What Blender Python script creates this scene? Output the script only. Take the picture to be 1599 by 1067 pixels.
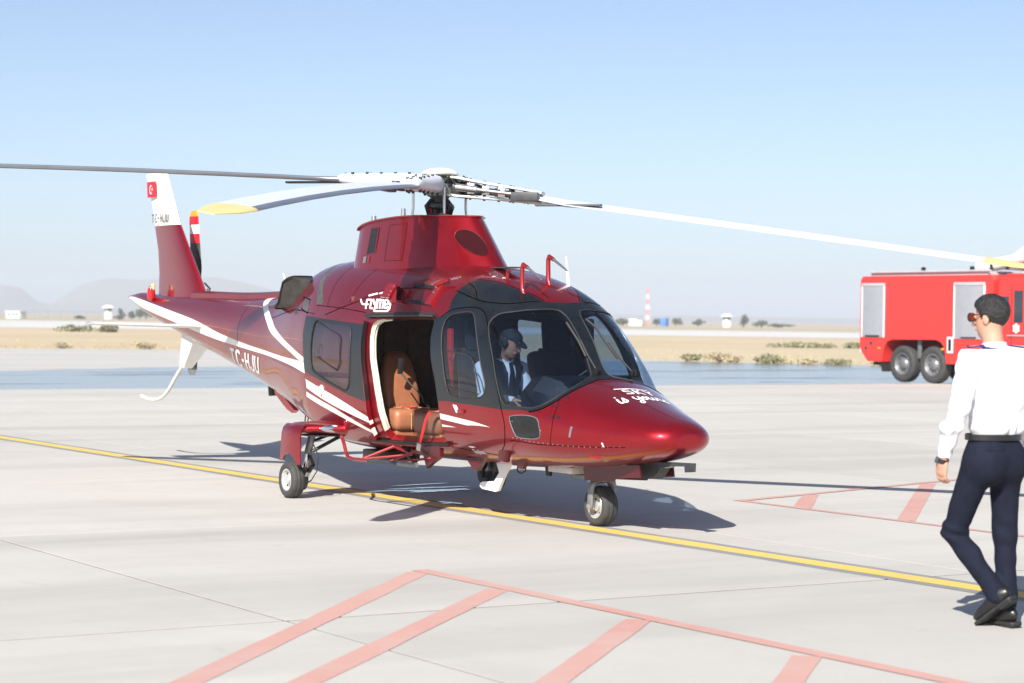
import bpy, bmesh, math, random
import numpy as np
from mathutils import Vector, Matrix
from mathutils.geometry import delaunay_2d_cdt
for _o in list(bpy.data.objects): bpy.data.objects.remove(_o)
scene = bpy.context.scene
R = math.radians
# ---------------------------------------------------------------- camera
cd = bpy.data.cameras.new('camera'); cam = bpy.data.objects.new('camera', cd)
scene.collection.objects.link(cam); scene.camera = cam
cd.sensor_width = 36.0; cd.lens = 3400.0/1599.0*36.0
cd.clip_start = 0.2; cd.clip_end = 30000.0
_r = [[0.527968, 0.849165, 0.012998], [0.015881, 0.005431, -0.999859], [-0.849116, 0.5281, -0.010618]]
cam.matrix_world = Matrix(((_r[0][0], -_r[1][0], -_r[2][0], 18.4589), (_r[0][1], -_r[1][1], -_r[2][1], -10.1716),
                           (_r[0][2], -_r[1][2], -_r[2][2], 1.7146), (0, 0, 0, 1)))
cd.dof.use_dof = True; cd.dof.focus_distance = 18.6; cd.dof.aperture_fstop = 3.2
# ---------------------------------------------------------------- light
SUN_AZ, SUN_EL = R(-49.5), R(36.0)          # direction towards the sun, measured from +x towards +y
w = bpy.data.worlds.new('World'); scene.world = w; w.use_nodes = True
nt = w.node_tree; nt.nodes.clear()
sky = nt.nodes.new('ShaderNodeTexSky'); sky.sky_type = 'NISHITA'; sky.sun_disc = False
sky.sun_elevation = SUN_EL; sky.sun_rotation = math.pi/2 - SUN_AZ
sky.altitude = 900; sky.air_density = .7; sky.dust_density = 2.0; sky.ozone_density = 1.0
bg = nt.nodes.new('ShaderNodeBackground'); bg.inputs['Strength'].default_value = 0.088
wo = nt.nodes.new('ShaderNodeOutputWorld')
nt.links.new(sky.outputs[0], bg.inputs[0]); nt.links.new(bg.outputs[0], wo.inputs[0])
sl = bpy.data.lights.new('sun', 'SUN'); sl.energy = 5.0; sl.angle = R(0.53); sl.color = (1.0, 0.955, 0.89)
so = bpy.data.objects.new('sun', sl); scene.collection.objects.link(so)
_sd = Vector((math.cos(SUN_EL)*math.cos(SUN_AZ), math.cos(SUN_EL)*math.sin(SUN_AZ), math.sin(SUN_EL)))
so.rotation_euler = _sd.to_track_quat('Z', 'Y').to_euler(); so.location = (20, -30, 40)
vs = scene.view_settings; vs.view_transform = 'Standard'; vs.look = 'None'; vs.exposure = 0.76; vs.gamma = 1.0
vs.use_curve_mapping = False
scene.cycles.max_bounces = 10; scene.cycles.transparent_max_bounces = 16
scene.cycles.volume_bounces = 0
# ---------------------------------------------------------------- helpers
COL = scene.collection
def link_mesh(name, V, F, mat=None, parent=None, smooth=True, angle=40, midx=None, normals=None, kind=None):
    me = bpy.data.meshes.new(name)
    me.from_pydata([tuple(map(float, v)) for v in V], [], [tuple(map(int, f)) for f in F])
    mats = mat if isinstance(mat, (list, tuple)) else [mat]
    for m in mats:
        if m: me.materials.append(m)
    if midx is not None: me.polygons.foreach_set('material_index', [int(i) for i in midx])
    if smooth:
        me.polygons.foreach_set('use_smooth', [True]*len(me.polygons))
        if normals is not None: me.normals_split_custom_set_from_vertices([tuple(map(float, n)) for n in normals])
        elif angle < 180: me.set_sharp_from_angle(angle=R(angle))
    me.update()
    o = bpy.data.objects.new(name, me); COL.objects.link(o)
    if parent: o.parent = parent
    if kind: o['kind'] = kind
    return o
def tag(o, label, cat=None, group=None, kind=None):
    o['label'] = label
    if cat: o['category'] = cat
    if group: o['group'] = group
    if kind: o['kind'] = kind
    return o
def empty(name, loc=(0, 0, 0), rz=0, parent=None):
    o = bpy.data.objects.new(name, None); o.location = loc; o.rotation_euler = (0, 0, rz); o.empty_display_size = .2
    COL.objects.link(o)
    if parent: o.parent = parent
    return o
class MB:
    """collects shapes into one mesh"""
    def __init__(s): s.v = []; s.f = []; s.m = []
    def add(s, V, F, mi=0):
        b = len(s.v); s.v += [tuple(map(float, p)) for p in V]; s.f += [tuple(i+b for i in f) for f in F]; s.m += [mi]*len(F); return s
    def box(s, c, d, rot=None, mi=0, bev=0.0):
        bm = bmesh.new(); bmesh.ops.create_cube(bm, size=1)
        for v in bm.verts: v.co = Vector((v.co.x*d[0], v.co.y*d[1], v.co.z*d[2]))
        if bev: bmesh.ops.bevel(bm, geom=list(bm.edges)+list(bm.verts), offset=min(bev, min(d)*.45), segments=2, profile=.6, affect='EDGES')
        M = Matrix.Translation(c) @ ((rot if isinstance(rot, Matrix) else Matrix.Rotation(rot, 4, 'Z')) if rot is not None else Matrix())
        bm.verts.index_update()
        s.add([M @ v.co for v in bm.verts], [[v.index for v in f.verts] for f in bm.faces], mi); bm.free(); return s
    def tube(s, pts, r, n=10, mi=0, cap=True, sx=1.0):
        pts = [Vector(p) for p in pts]; rr = r if isinstance(r, (list, tuple)) else [r]*len(pts)
        V = []; up = None
        for i, p in enumerate(pts):
            t = (pts[min(i+1, len(pts)-1)] - pts[max(i-1, 0)]).normalized()
            if up is None: up = Vector((0, 0, 1)) if abs(t.z) < .9 else Vector((1, 0, 0))
            a = t.cross(up).normalized(); b = a.cross(t).normalized(); up = b
            for k in range(n):
                an = 2*math.pi*k/n; V.append(p + a*math.cos(an)*rr[i]*sx + b*math.sin(an)*rr[i])
        F = [(i*n+k, i*n+(k+1) % n, (i+1)*n+(k+1) % n, (i+1)*n+k) for i in range(len(pts)-1) for k in range(n)]
        if cap: F += [tuple(range(n))[::-1], tuple((len(pts)-1)*n+k for k in range(n))]
        return s.add(V, F, mi)
    def lathe(s, prof, o, ax, n=32, mi=0):
        """prof: (radius, along axis)"""
        ax = Vector(ax).normalized(); u = ax.orthogonal().normalized(); v = ax.cross(u); o = Vector(o); V = []
        for r, h in prof:
            for k in range(n):
                a = 2*math.pi*k/n; V.append(o + ax*h + (u*math.cos(a)+v*math.sin(a))*max(r, 1e-4))
        m = len(prof)
        F = [(i*n+k, i*n+(k+1) % n, (i+1)*n+(k+1) % n, (i+1)*n+k) for i in range(m-1) for k in range(n)]
        return s.add(V, F, mi)
    def prism(s, poly, fn, d0, d1, mi=0):
        """poly (a,b) points; fn(a,b,d)->xyz"""
        n = len(poly); V = [fn(a, b, d0) for a, b in poly] + [fn(a, b, d1) for a, b in poly]
        F = [tuple(range(n))[::-1], tuple(range(n, 2*n))] + [(i, (i+1) % n, n+(i+1) % n, n+i) for i in range(n)]
        return s.add(V, F, mi)
    def loft(s, rings, mi=0, cap=True):
        n = len(rings[0]); V = [p for r in rings for p in r]
        F = [(i*n+k, i*n+(k+1) % n, (i+1)*n+(k+1) % n, (i+1)*n+k) for i in range(len(rings)-1) for k in range(n)]
        if cap: F += [tuple(range(n))[::-1], tuple((len(rings)-1)*n+k for k in range(n))]
        return s.add(V, F, mi)
    def build(s, name, mat, parent=None, smooth=True, angle=40, kind=None):
        o = link_mesh(name, s.v, s.f, mat, parent, smooth, angle, s.m if isinstance(mat, (list, tuple)) else None, kind=kind)
        bm = bmesh.new(); bm.from_mesh(o.data); bmesh.ops.recalc_face_normals(bm, faces=bm.faces); bm.to_mesh(o.data); bm.free()
        if smooth and angle < 180: o.data.set_sharp_from_angle(angle=R(angle))
        return o
def arc(c, r, a0, a1, n, fn):
    return [fn(c[0]+r*math.cos(R(a0+(a1-a0)*i/n)), c[1]+r*math.sin(R(a0+(a1-a0)*i/n))) for i in range(n+1)]
# ---------------------------------------------------------------- materials
def mat(name, col, rough=.5, metal=0.0, coat=0.0, coat_rough=.03, var=0.0, scale=6.0, bump=0.0, bscale=40.0, spec=.5, stretch=None, col2=None, emit=None, rvar=0.0):
    m = bpy.data.materials.new(name); m.use_nodes = True; n = m.node_tree; b = n.nodes['Principled BSDF']
    b.inputs['Base Color'].default_value = (*col, 1); b.inputs['Roughness'].default_value = rough
    b.inputs['Metallic'].default_value = metal; b.inputs['Coat Weight'].default_value = coat
    b.inputs['Coat IOR'].default_value = 1.38; b.inputs['Coat Roughness'].default_value = coat_rough; b.inputs['Specular IOR Level'].default_value = spec
    if var or bump or col2 or rvar:
        tc = n.nodes.new('ShaderNodeTexCoord'); mp = n.nodes.new('ShaderNodeMapping')
        if stretch: mp.inputs['Scale'].default_value = stretch
        n.links.new(tc.outputs['Object'], mp.inputs[0])
    if var or col2 or rvar:
        nz = n.nodes.new('ShaderNodeTexNoise'); nz.inputs['Scale'].default_value = scale; nz.inputs['Detail'].default_value = 7; nz.inputs['Roughness'].default_value = .62
        n.links.new(mp.outputs[0], nz.inputs['Vector'])
        rp = n.nodes.new('ShaderNodeValToRGB'); rp.color_ramp.elements[0].position = .32; rp.color_ramp.elements[1].position = .68
        a = [c*(1-var) for c in col]; c2 = col2 or [min(1, c*(1+var)) for c in col]
        rp.color_ramp.elements[0].color = (*a, 1); rp.color_ramp.elements[1].color = (*c2, 1)
        n.links.new(nz.outputs[0], rp.inputs[0]); n.links.new(rp.outputs[0], b.inputs['Base Color'])
        if rvar:
            mr = n.nodes.new('ShaderNodeMapRange'); mr.inputs[1].default_value = .3; mr.inputs[2].default_value = .7
            mr.inputs[3].default_value = max(0, rough-rvar); mr.inputs[4].default_value = min(1, rough+rvar)
            n.links.new(nz.outputs[0], mr.inputs[0]); n.links.new(mr.outputs[0], b.inputs['Roughness'])
    if bump:
        n2 = n.nodes.new('ShaderNodeTexNoise'); n2.inputs['Scale'].default_value = bscale; n2.inputs['Detail'].default_value = 5
        n.links.new(mp.outputs[0], n2.inputs['Vector'])
        bp = n.nodes.new('ShaderNodeBump'); bp.inputs['Strength'].default_value = bump; bp.inputs['Distance'].default_value = .01
        n.links.new(n2.outputs[0], bp.inputs['Height']); n.links.new(bp.outputs[0], b.inputs['Normal'])
    if emit: b.inputs['Emission Color'].default_value = (*emit[:3], 1); b.inputs['Emission Strength'].default_value = emit[3]
    return m
def glass(name, tint, ior=1.5, rough=0.0, refl=1.0):
    m = bpy.data.materials.new(name); m.use_nodes = True; n = m.node_tree; n.nodes.clear()
    o = n.nodes.new('ShaderNodeOutputMaterial'); t = n.nodes.new('ShaderNodeBsdfTransparent'); g = n.nodes.new('ShaderNodeBsdfGlossy')
    t.inputs[0].default_value = (*tint, 1); g.inputs['Roughness'].default_value = rough; g.inputs['Color'].default_value = (refl, refl, refl, 1)
    fr = n.nodes.new('ShaderNodeFresnel'); ge = n.nodes.new('ShaderNodeNewGeometry'); mr = n.nodes.new('ShaderNodeMapRange'); mr.inputs[3].default_value = ior; mr.inputs[4].default_value = 1/ior
    n.links.new(ge.outputs['Backfacing'], mr.inputs[0]); n.links.new(mr.outputs[0], fr.inputs[0])      # a thin sheet: same reflection from both sides
    mx = n.nodes.new('ShaderNodeMixShader')
    n.links.new(fr.outputs[0], mx.inputs[0]); n.links.new(t.outputs[0], mx.inputs[1]); n.links.new(g.outputs[0], mx.inputs[2]); n.links.new(mx.outputs[0], o.inputs[0])
    return m
M = {}
M['red'] = mat('metallic_red_paint', (.33, .0035, .011), .34, .75, 1.0, .02, var=.06, scale=3, rvar=.03)
M['redg'] = mat('gloss_red_paint', (.27, .007, .010), .35, .35, .8, .05, var=.10, scale=5)
M['black'] = mat('black_paint', (.007, .009, .011), .32, 0, .35, .12, var=.2, scale=5, rvar=.08)
M['white'] = mat('white_paint', (.76, .74, .68), .4, 0, .5, .05, var=.04, scale=4)
M['cream'] = mat('cream_seal', (.70, .66, .55), .5, var=.08, scale=12)
M['decal'] = mat('white_lettering', (.82, .81, .79), .4)
M['bronze'] = mat('heat_stained_metal', (.24, .215, .17), .42, .8, var=.25, scale=9)
M['glass'] = glass('cockpit_glass', (.45, .55, .67), 1.6)
M['dglass'] = glass('tinted_cabin_glass', (.55, .55, .66), 1.9)
M['lens'] = glass('lamp_lens', (.85, .87, .9), 1.5)
M['liner'] = mat('cabin_lining', (.060, .034, .024), .8, var=.25, scale=8)
M['liner_d'] = mat('cockpit_lining', (.006, .007, .011), .6, var=.2, scale=8)
M['tan'] = mat('tan_leather', (.33, .128, .062), .42, var=.14, scale=7, bump=.15, bscale=90)
M['tan_d'] = mat('brown_leather', (.16, .062, .035), .45, var=.15, scale=7, bump=.15, bscale=90)
M['stitch'] = mat('pale_stitching', (.55, .33, .2), .6)
M['rub'] = mat('black_rubber', (.018, .018, .019), .62, var=.2, scale=20)
M['tyre'] = mat('tyre_rubber', (.045, .044, .043), .78, var=.25, scale=14, bump=.2, bscale=60)
M['rim'] = mat('cast_wheel_alloy', (.62, .62, .60), .35, .55, var=.1, scale=15)
M['steel'] = mat('bare_steel', (.55, .55, .54), .3, .9, var=.12, scale=20)
M['chrome'] = mat('polished_strut', (.75, .75, .76), .12, 1.0)
M['dgrey'] = mat('dark_grey_metal', (.06, .063, .068), .5, .4, var=.25, scale=14)
M['mgrey'] = mat('mid_grey_metal', (.22, .225, .23), .45, .5, var=.2, scale=14)
M['oily'] = mat('oily_black_metal', (.018, .017, .017), .38, .3, var=.35, scale=18)
M['btop'] = mat('blade_white', (.60, .63, .67), .42, .0, .2, .1, var=.05, scale=2)
M['bbot'] = mat('blade_dark_underside', (.065, .07, .078), .55, var=.15, scale=3)
M['bedge'] = mat('blade_steel_edge', (.33, .36, .42), .38, .7, var=.08, scale=3)
M['yellow'] = mat('yellow_tip_paint', (.64, .52, .23), .45, var=.05)
M['orange'] = mat('orange_tip_paint', (.75, .30, .02), .45)
M['hubw'] = mat('hub_offwhite', (.62, .60, .56), .45, .1, var=.15, scale=16)
M['cap'] = mat('hub_cap_cream', (.66, .64, .58), .45, var=.05)
M['seatdk'] = mat('dark_seat_fabric', (.020, .016, .020), .85, var=.2, scale=20)
M['lampred'] = mat('red_lamp_glass', (.55, .008, .012), .12, 0, 1.0)
M['strap'] = mat('red_webbing', (.62, .015, .012), .7)
M['flagred'] = mat('flag_red', (.68, .012, .03), .45)
M['ink'] = mat('dark_lettering', (.06, .06, .07), .5)
M['maroon'] = mat('maroon_paint', (.085, .005, .008), .4, .2, .4, .08, var=.15)
M['exh'] = mat('sooty_exhaust_metal', (.055, .050, .044), .5, .5, var=.35, scale=9)
M['seam'] = mat('panel_joint_shadow_gap', (.030, .004, .006), .9, spec=.08)
# ================================================================ the setting
def ground_mat(name, c1, c2, c3, rough=.85, scales=(.05, .35, 3.0, 40.0), streak=True, rnd=.05, bump=.25, wet=None):
    m = bpy.data.materials.new(name); m.use_nodes = True; n = m.node_tree; b = n.nodes['Principled BSDF']; L = n.links.new
    g = n.nodes.new('ShaderNodeNewGeometry')
    def noise(s, det=6, ro=.6, vec=None, dist=0):
        z = n.nodes.new('ShaderNodeTexNoise'); z.inputs['Scale'].default_value = s; z.inputs['Detail'].default_value = det
        z.inputs['Roughness'].default_value = ro; z.inputs['Distortion'].default_value = dist
        L(vec or g.outputs['Position'], z.inputs['Vector']); return z.outputs[0]
    def mix(fac, a, bb):
        x = n.nodes.new('ShaderNodeMix'); x.data_type = 'RGBA'
        if isinstance(fac, float): x.inputs[0].default_value = fac
        else: L(fac, x.inputs[0])
        for i, q in ((6, a), (7, bb)):
            if isinstance(q, tuple): x.inputs[i].default_value = (*q, 1)
            else: L(q, x.inputs[i])
        return x.outputs[2]
    def ramp(v, lo, hi, o0=0., o1=1.):
        r = n.nodes.new('ShaderNodeMapRange'); r.inputs[1].default_value = lo; r.inputs[2].default_value = hi
        r.inputs[3].default_value = o0; r.inputs[4].default_value = o1; L(v, r.inputs[0]); return r.outputs[0]
    col = mix(ramp(noise(scales[0]), .35, .65), c1, c2)
    col = mix(ramp(noise(scales[1], 8, .65, dist=.6), .45, .75, 0, .55), col, c3)
    col = mix(ramp(noise(scales[2], 8, .7), .42, .72, 0, .22), col, c3)
    col = mix(ramp(noise(scales[3], 3, .6), .3, .8, 0, .25), col, c3)
    if streak:
        mp = n.nodes.new('ShaderNodeMapping'); mp.inputs['Scale'].default_value = (.9, .10, 1); mp.inputs['Rotation'].default_value = (0, 0, R(-4))
        L(g.outputs['Position'], mp.inputs[0])
        col = mix(ramp(noise(.55, 7, .62, mp.outputs[0]), .50, .72, 0, .62), col, tuple(c*.86 for c in c3))
        mp2 = n.nodes.new('ShaderNodeMapping'); mp2.inputs['Scale'].default_value = (1, 2.2, 1); L(g.outputs['Position'], mp2.inputs[0])
        col = mix(ramp(noise(.9, 9, .72, mp2.outputs[0], .8), .63, .76, 0, .55), col, (c3[0]*.62, c3[1]*.6, c3[2]*.57))
    if rnd:
        oi = n.nodes.new('ShaderNodeObjectInfo'); hs = n.nodes.new('ShaderNodeHueSaturation')
        L(ramp(oi.outputs['Random'], 0, 1, 1-rnd, 1+rnd), hs.inputs['Value']); L(col, hs.inputs['Color']); col = hs.outputs[0]
    if wet:
        wn = noise(.16, 6, .6, None, .4); mpw = n.nodes.new('ShaderNodeMapping'); mpw.inputs['Scale'].default_value = (1, .22, 1); L(g.outputs['Position'], mpw.inputs[0])
        wf = ramp(noise(.42, 6, .6, mpw.outputs[0], .3), .26, .44)
        col = mix(wf, col, wet); L(ramp(wf, 0, 1, .55, .13), b.inputs['Roughness'])
        b.inputs['Specular IOR Level'].default_value = .5
    else: b.inputs['Roughness'].default_value = rough
    L(col, b.inputs['Base Color'])
    bp = n.nodes.new('ShaderNodeBump'); bp.inputs['Strength'].default_value = bump; bp.inputs['Distance'].default_value = .004
    if not wet: L(noise(55, 5, .7), bp.inputs['Height']); L(bp.outputs[0], b.inputs['Normal'])
    return m
M['conc'] = ground_mat('apron_concrete', (.478, .460, .424), (.515, .498, .462), (.385, .368, .335))
M['conc_far'] = ground_mat('far_concrete', (.470, .455, .425), (.520, .505, .475), (.40, .385, .355), rnd=0)
M['wetc'] = ground_mat('wet_concrete', (.21, .215, .22), (.26, .26, .26), (.16, .165, .175), rnd=0, wet=(.09, .10, .115))
M['joint'] = mat('joint_sealant', (.085, .080, .070), .9, var=.3, scale=4)
M['field'] = ground_mat('dry_field', (.50, .40, .255), (.56, .47, .32), (.40, .29, .16), streak=False, rnd=0, scales=(.03, .12, .7, 8), bump=.4)
M['field2'] = ground_mat('dry_plain', (.42, .35, .24), (.48, .41, .29), (.32, .27, .17), streak=False, rnd=0, scales=(.004, .02, .12, 2), bump=.1)
M['runway'] = ground_mat('runway_concrete', (.56, .55, .53), (.60, .59, .57), (.50, .49, .46), streak=False, rnd=0, scales=(.02, .1, .6, 5))
M['asph'] = ground_mat('grey_line_border', (.20, .205, .21), (.23, .235, .24), (.30, .295, .28), streak=False, rnd=0, scales=(.3, 1.2, 9, 60))
M['yline'] = ground_mat('yellow_line_paint', (.66, .46, .085), (.70, .50, .11), (.52, .40, .16), streak=False, rnd=0, scales=(.3, 1.5, 9, 60))
M['rline'] = ground_mat('faded_red_paint', (.50, .245, .205), (.535, .30, .255), (.49, .385, .34), streak=False, rnd=0, scales=(.4, 1.3, 8, 55))
def sheet(name, poly, z, m, parent=None, kind='structure'):
    o = link_mesh(name, [(x, y, z) for x, y in poly], [tuple(range(len(poly)))], m, parent, smooth=False)
    if kind and not parent: o['kind'] = kind
    return o
sheet('ground', [(-9000, -9000), (9000, -9000), (9000, 9000), (-9000, 9000)], -.06, M['field2'])
# dry grass field between apron and runway
sheet('field', [(-260, -60), (-86, -60), (-82.5, 26), (-80.5, 34), (-58.5, 44.6), (-49.5, 49.2), (-20, 62), (60, 90), (60, 400), (-160, 400)], -.045, M['field'])
apron = sheet('apron', [(-86, -60), (80, -60), (80, 92), (60, 90), (-20, 62), (-49.5, 49.2), (-58.5, 44.6), (-80.5, 34), (-82.5, 26)], -.03, M['conc_far'])
sheet('runway', [(-306, -60), (-219, 71), (-179, 138), (-60, 335), (-110, 380), (-299, 229), (-422, 140), (-560, 40)], -.03, M['runway'])
# slabs of the apron: 5.1 x 5.31 m, open joints
GX, GY, SX, SY = 2.32, -4.78, 5.10, 5.31
sheet('joint_bed', [(GX-6*SX, GY-2*SY), (GX+3*SX, GY-2*SY), (GX+3*SX, GY+8*SY), (GX-6*SX, GY+8*SY)], -.005, M['joint'], apron)
def slab_mesh():
    g = .019; h_ = .011; a, b = SX-2*g, SY-2*h_; c = .001; zt = 0; zb = -.025
    V = [(g, h_, zb), (g+a, h_, zb), (g+a, h_+b, zb), (g, h_+b, zb), (g, h_, zt-c), (g+a, h_, zt-c), (g+a, h_+b, zt-c), (g, h_+b, zt-c),
         (g+c, h_+c, zt), (g+a-c, h_+c, zt), (g+a-c, h_+b-c, zt), (g+c, h_+b-c, zt)]
    F = [(8, 9, 10, 11)]
    for i in range(4):
        j = (i+1) % 4; F += [(i, j, 4+j, 4+i), (4+i, 4+j, 8+j, 8+i)]
    me = bpy.data.meshes.new('concrete_slab'); me.from_pydata(V, [], F); me.materials.append(M['conc']); return me
_sm = slab_mesh()
for i in range(-6, 3):
    for j in range(-2, 8):
        o = bpy.data.objects.new('concrete_slab', _sm); COL.objects.link(o); o.parent = apron
        o.location = (GX+i*SX, GY+j*SY, random.Random(i*31+j).uniform(-.0012, 0))
# wet strip behind the helicopter
rng = random.Random(5)
def wavy(p0, p1, n, amp, seed):
    r = random.Random(seed); out = []; v = 0
    for k in range(n):
        t = k/(n-1); v = v*.7 + r.uniform(-amp, amp); out.append((p0[0]+(p1[0]-p0[0])*t+v, p0[1]+(p1[1]-p0[1])*t))
    return out
near = wavy((-28.6, -60), (-28.6, 68), 90, .18, 1)
farl = [(-49.6, 49.4)] + wavy((-57.6, 43.8), (-44, 10), 40, .55, 2) + wavy((-43.5, 9), (-38, -60), 30, .6, 3)
sheet('wet_strip', near + [(-12, 67), (-20, 62.2)] + farl, -.022, M['wetc'])
# painted lines
def strip(name, p0, p1, wd, z, m, label=None):
    d = Vector((p1[0]-p0[0], p1[1]-p0[1])); n_ = Vector((-d.y, d.x)).normalized()*wd/2
    k = max(2, int(d.length/.35)); rr = random.Random(hash((p0, p1)) % 9999); V = []; F = []
    for i in range(k+1):
        q = Vector(p0)+d*(i/k); a = 1+rr.uniform(-.06, .06)
        V += [(q.x+n_.x*a, q.y+n_.y*a, z), (q.x-n_.x*a, q.y-n_.y*a, z)]
    F = [(2*i, 2*i+1, 2*i+3, 2*i+2) for i in range(k)]
    o = link_mesh(name, V, F, m, smooth=False); o['kind'] = 'structure'; return o
YA, YB = (-28.4, -.66), (16, -.0)
strip('line_border', YA, YB, .40, .0015, M['asph'])
strip('yellow_line', YA, YB, .205, .0030, M['yline'])
strip('red_border_line', (5.62, -2.90), (14, -2.84), .125, .0030, M['rline'])
for x, k_ in ((5.74, 1.07), (6.76, .975), (8.30, .975), (9.80, .98), (11.3, .98)):
    strip('red_hatch_line', (x-.01, -2.97), (x+4.3*k_, -2.97-4.3), .155, .0016, M['rline'])
strip('red_border_line', (1.90, 2.68), (13, 2.74), .09, .0030, M['rline'])
strip('red_border_line', (1.98, 2.66), (-1.6, 13.8), .105, .0040, M['rline'])
strip('red_hatch_line', (2.86, 2.70), (1.66, 3.80), .165, .0016, M['rline'])
strip('red_hatch_line', (4.22, 2.74), (1.02, 5.95), .165, .0016, M['rline'])
strip('red_hatch_line', (5.75, 2.76), (.20, 8.35), .165, .0016, M['rline'])
# spilt water under the helicopter
def blob(pts, z, name, m):
    V = [(x, y, z) for x, y in pts]; return link_mesh(name, V, [tuple(range(len(V)))], m, smooth=False)
M['puddle'] = mat('thin_water_film', (.30, .31, .32), .10, 0, 0, var=.35, scale=3.5, rvar=.09, spec=.6, stretch=(1, 2.5, 1))
def streaks(name, segs, z, label):
    mb = MB()
    for k, (x0, y0, x1, y1, wd) in enumerate(segs):
        r = random.Random(k); d = Vector((x1-x0, y1-y0)); nn = Vector((-d.y, d.x)).normalized(); n_ = 22; up = []; dn = []
        for i in range(n_+1):
            t = i/n_; ww = wd*math.sin(math.pi*min(1, max(.02, t)))**.6
            q = Vector((x0, y0))+d*t; up.append((q.x+nn.x*ww*r.uniform(.5, 1), q.y+nn.y*ww*r.uniform(.5, 1), z+.0004*k)); dn.append((q.x-nn.x*ww*r.uniform(.5, 1), q.y-nn.y*ww*r.uniform(.5, 1), z+.0004*k))
        b = len(mb.v); mb.v += up+dn; mb.f += [(b+i, b+i+1, b+n_+2+i, b+n_+1+i) for i in range(n_)]; mb.m += [0]*n_
    o = link_mesh(name, mb.v, mb.f, M['puddle'], smooth=False); o['kind'] = 'stuff'; return tag(o, label, 'water')
streaks('spilt_water', [(-0.34, -0.04, -0.17, 0.97, 0.1), (-0.51, 0.16, -0.53, 1.17, 0.07), (-0.84, 0.42, -0.99, 1.17, 0.05), (-0.07, 0.2, -0.26, 0.97, 0.12), (-0.3, -0.17, -0.34, 0.35, 0.06), (0.94, -0.06, 1.26, 0.01, 0.06), (1.19, -0.17, 1.12, 0.02, 0.03)], .0050, 'thin bluish film of spilt water on the concrete under the belly')

# ================================================================ the helicopter: shell
def pchip(X, Y):
    X = np.array(X, float); Y = np.array(Y, float); h = np.diff(X); d = np.diff(Y)/h; n = len(X); m = np.zeros(n)
    for i in range(1, n-1):
        if d[i-1]*d[i] > 0:
            w1 = 2*h[i]+h[i-1]; w2 = h[i]+2*h[i-1]; m[i] = (w1+w2)/(w1/d[i-1]+w2/d[i])
    m[0] = d[0]; m[-1] = d[-1]
    def f(x):
        x = np.clip(np.asarray(x, float), X[0], X[-1]); i = np.clip(np.searchsorted(X, x, side='right')-1, 0, n-2)
        t = (x-X[i])/h[i]; a = t*t*(3-2*t); b = t*(1-t)**2; c = t*t*(t-1)
        return Y[i]*(1-a)+Y[i+1]*a+h[i]*(m[i]*b+m[i+1]*c)
    return f
XN, XT = 4.76, -6.84
STA = dict(
 zt=[(-6.84,1.93),(-6.4,1.97),(-5.6,1.93),(-4.4,1.92),(-3.2,1.90),(-2.5,1.91),(-2,1.97),(-1.4,2.13),(-0.9,2.25),(-0.3,2.28),(0.5,2.26),(1.3,2.22),(1.9,2.17),(2.4,2.08),(2.75,1.96),(3.05,1.77),(3.3,1.53),(3.52,1.245),(3.646,1.22),(3.943,1.135),(4.288,1.03),(4.545,.952),(4.65,.915),(4.705,.885),(4.74,.852),(4.756,.82),(4.76,.79)],
 zb=[(-6.84,1.91),(-6.2,1.72),(-5,1.46),(-3,1.04),(-1.6,.72),(-0.8,.54),(-0.2,.46),(1,.43),(2.5,.44),(3.5,.485),(4.03,.535),(4.373,.585),(4.60,.635),(4.69,.672),(4.735,.706),(4.755,.742),(4.76,.77)],
 zm=[(-6.84,1.92),(-6,1.83),(-5,1.70),(-3,1.48),(-1.5,1.32),(0,1.22),(1,1.2),(2.6,1.15),(3.2,1.0),(3.6,.88),(4.116,.8),(4.76,.78)],
 w=[(-6.84,.015),(-6.3,.1),(-5,.2),(-4,.27),(-3,.35),(-2,.47),(-1,.66),(-0.4,.76),(0.2,.80),(1,.81),(2.2,.80),(2.8,.775),(3.2,.735),(3.6,.665),(3.943,.565),(4.288,.43),(4.545,.33),(4.65,.27),(4.705,.215),(4.74,.15),(4.756,.08),(4.76,.02)],
 nt=[(-6.84,2),(-4,2.2),(-2,2.3),(0,2.5),(2,2.6),(2.8,2.5),(3.3,2.3),(3.691,2.1),(4.76,2)],
 nb=[(-6.84,2),(-3,2.1),(-1,2.5),(0,3),(2.5,3.0),(3.3,2.8),(4.76,2.1)])
FS = {k: pchip(*zip(*v)) for k, v in STA.items()}
def par(x): return [FS[k](x) for k in ('zt', 'zb', 'zm', 'w', 'nt', 'nb')]
def SP(x, ph, side=-1, off=0.0):
    """point on the skin: station x, section angle ph (degrees, 90 = top), side -1 = starboard"""
    x = np.asarray(x, float); ph = np.radians(np.asarray(ph, float))
    zt, zb, zm, w_, n1, n2 = par(x); c, s = np.maximum(np.cos(ph), 0), np.sin(ph); up = s >= 0
    n = np.where(up, n1, n2); h = np.where(up, zt-zm, zm-zb); rho = (np.abs(c)**n+np.abs(s)**n)**(-1/n)
    p = np.stack(np.broadcast_arrays(x, side*w_*rho*c, zm+h*rho*s), -1)
    return p + SN(p)*off if np.any(off) else p
def SG(p):
    zt, zb, zm, w_, n1, n2 = par(p[..., 0]); dz = p[..., 2]-zm; up = dz >= 0
    n = np.where(up, n1, n2); h = np.where(up, zt-zm, zm-zb)
    return (np.abs(p[..., 1])/w_)**n+(np.abs(dz)/h)**n-1
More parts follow.
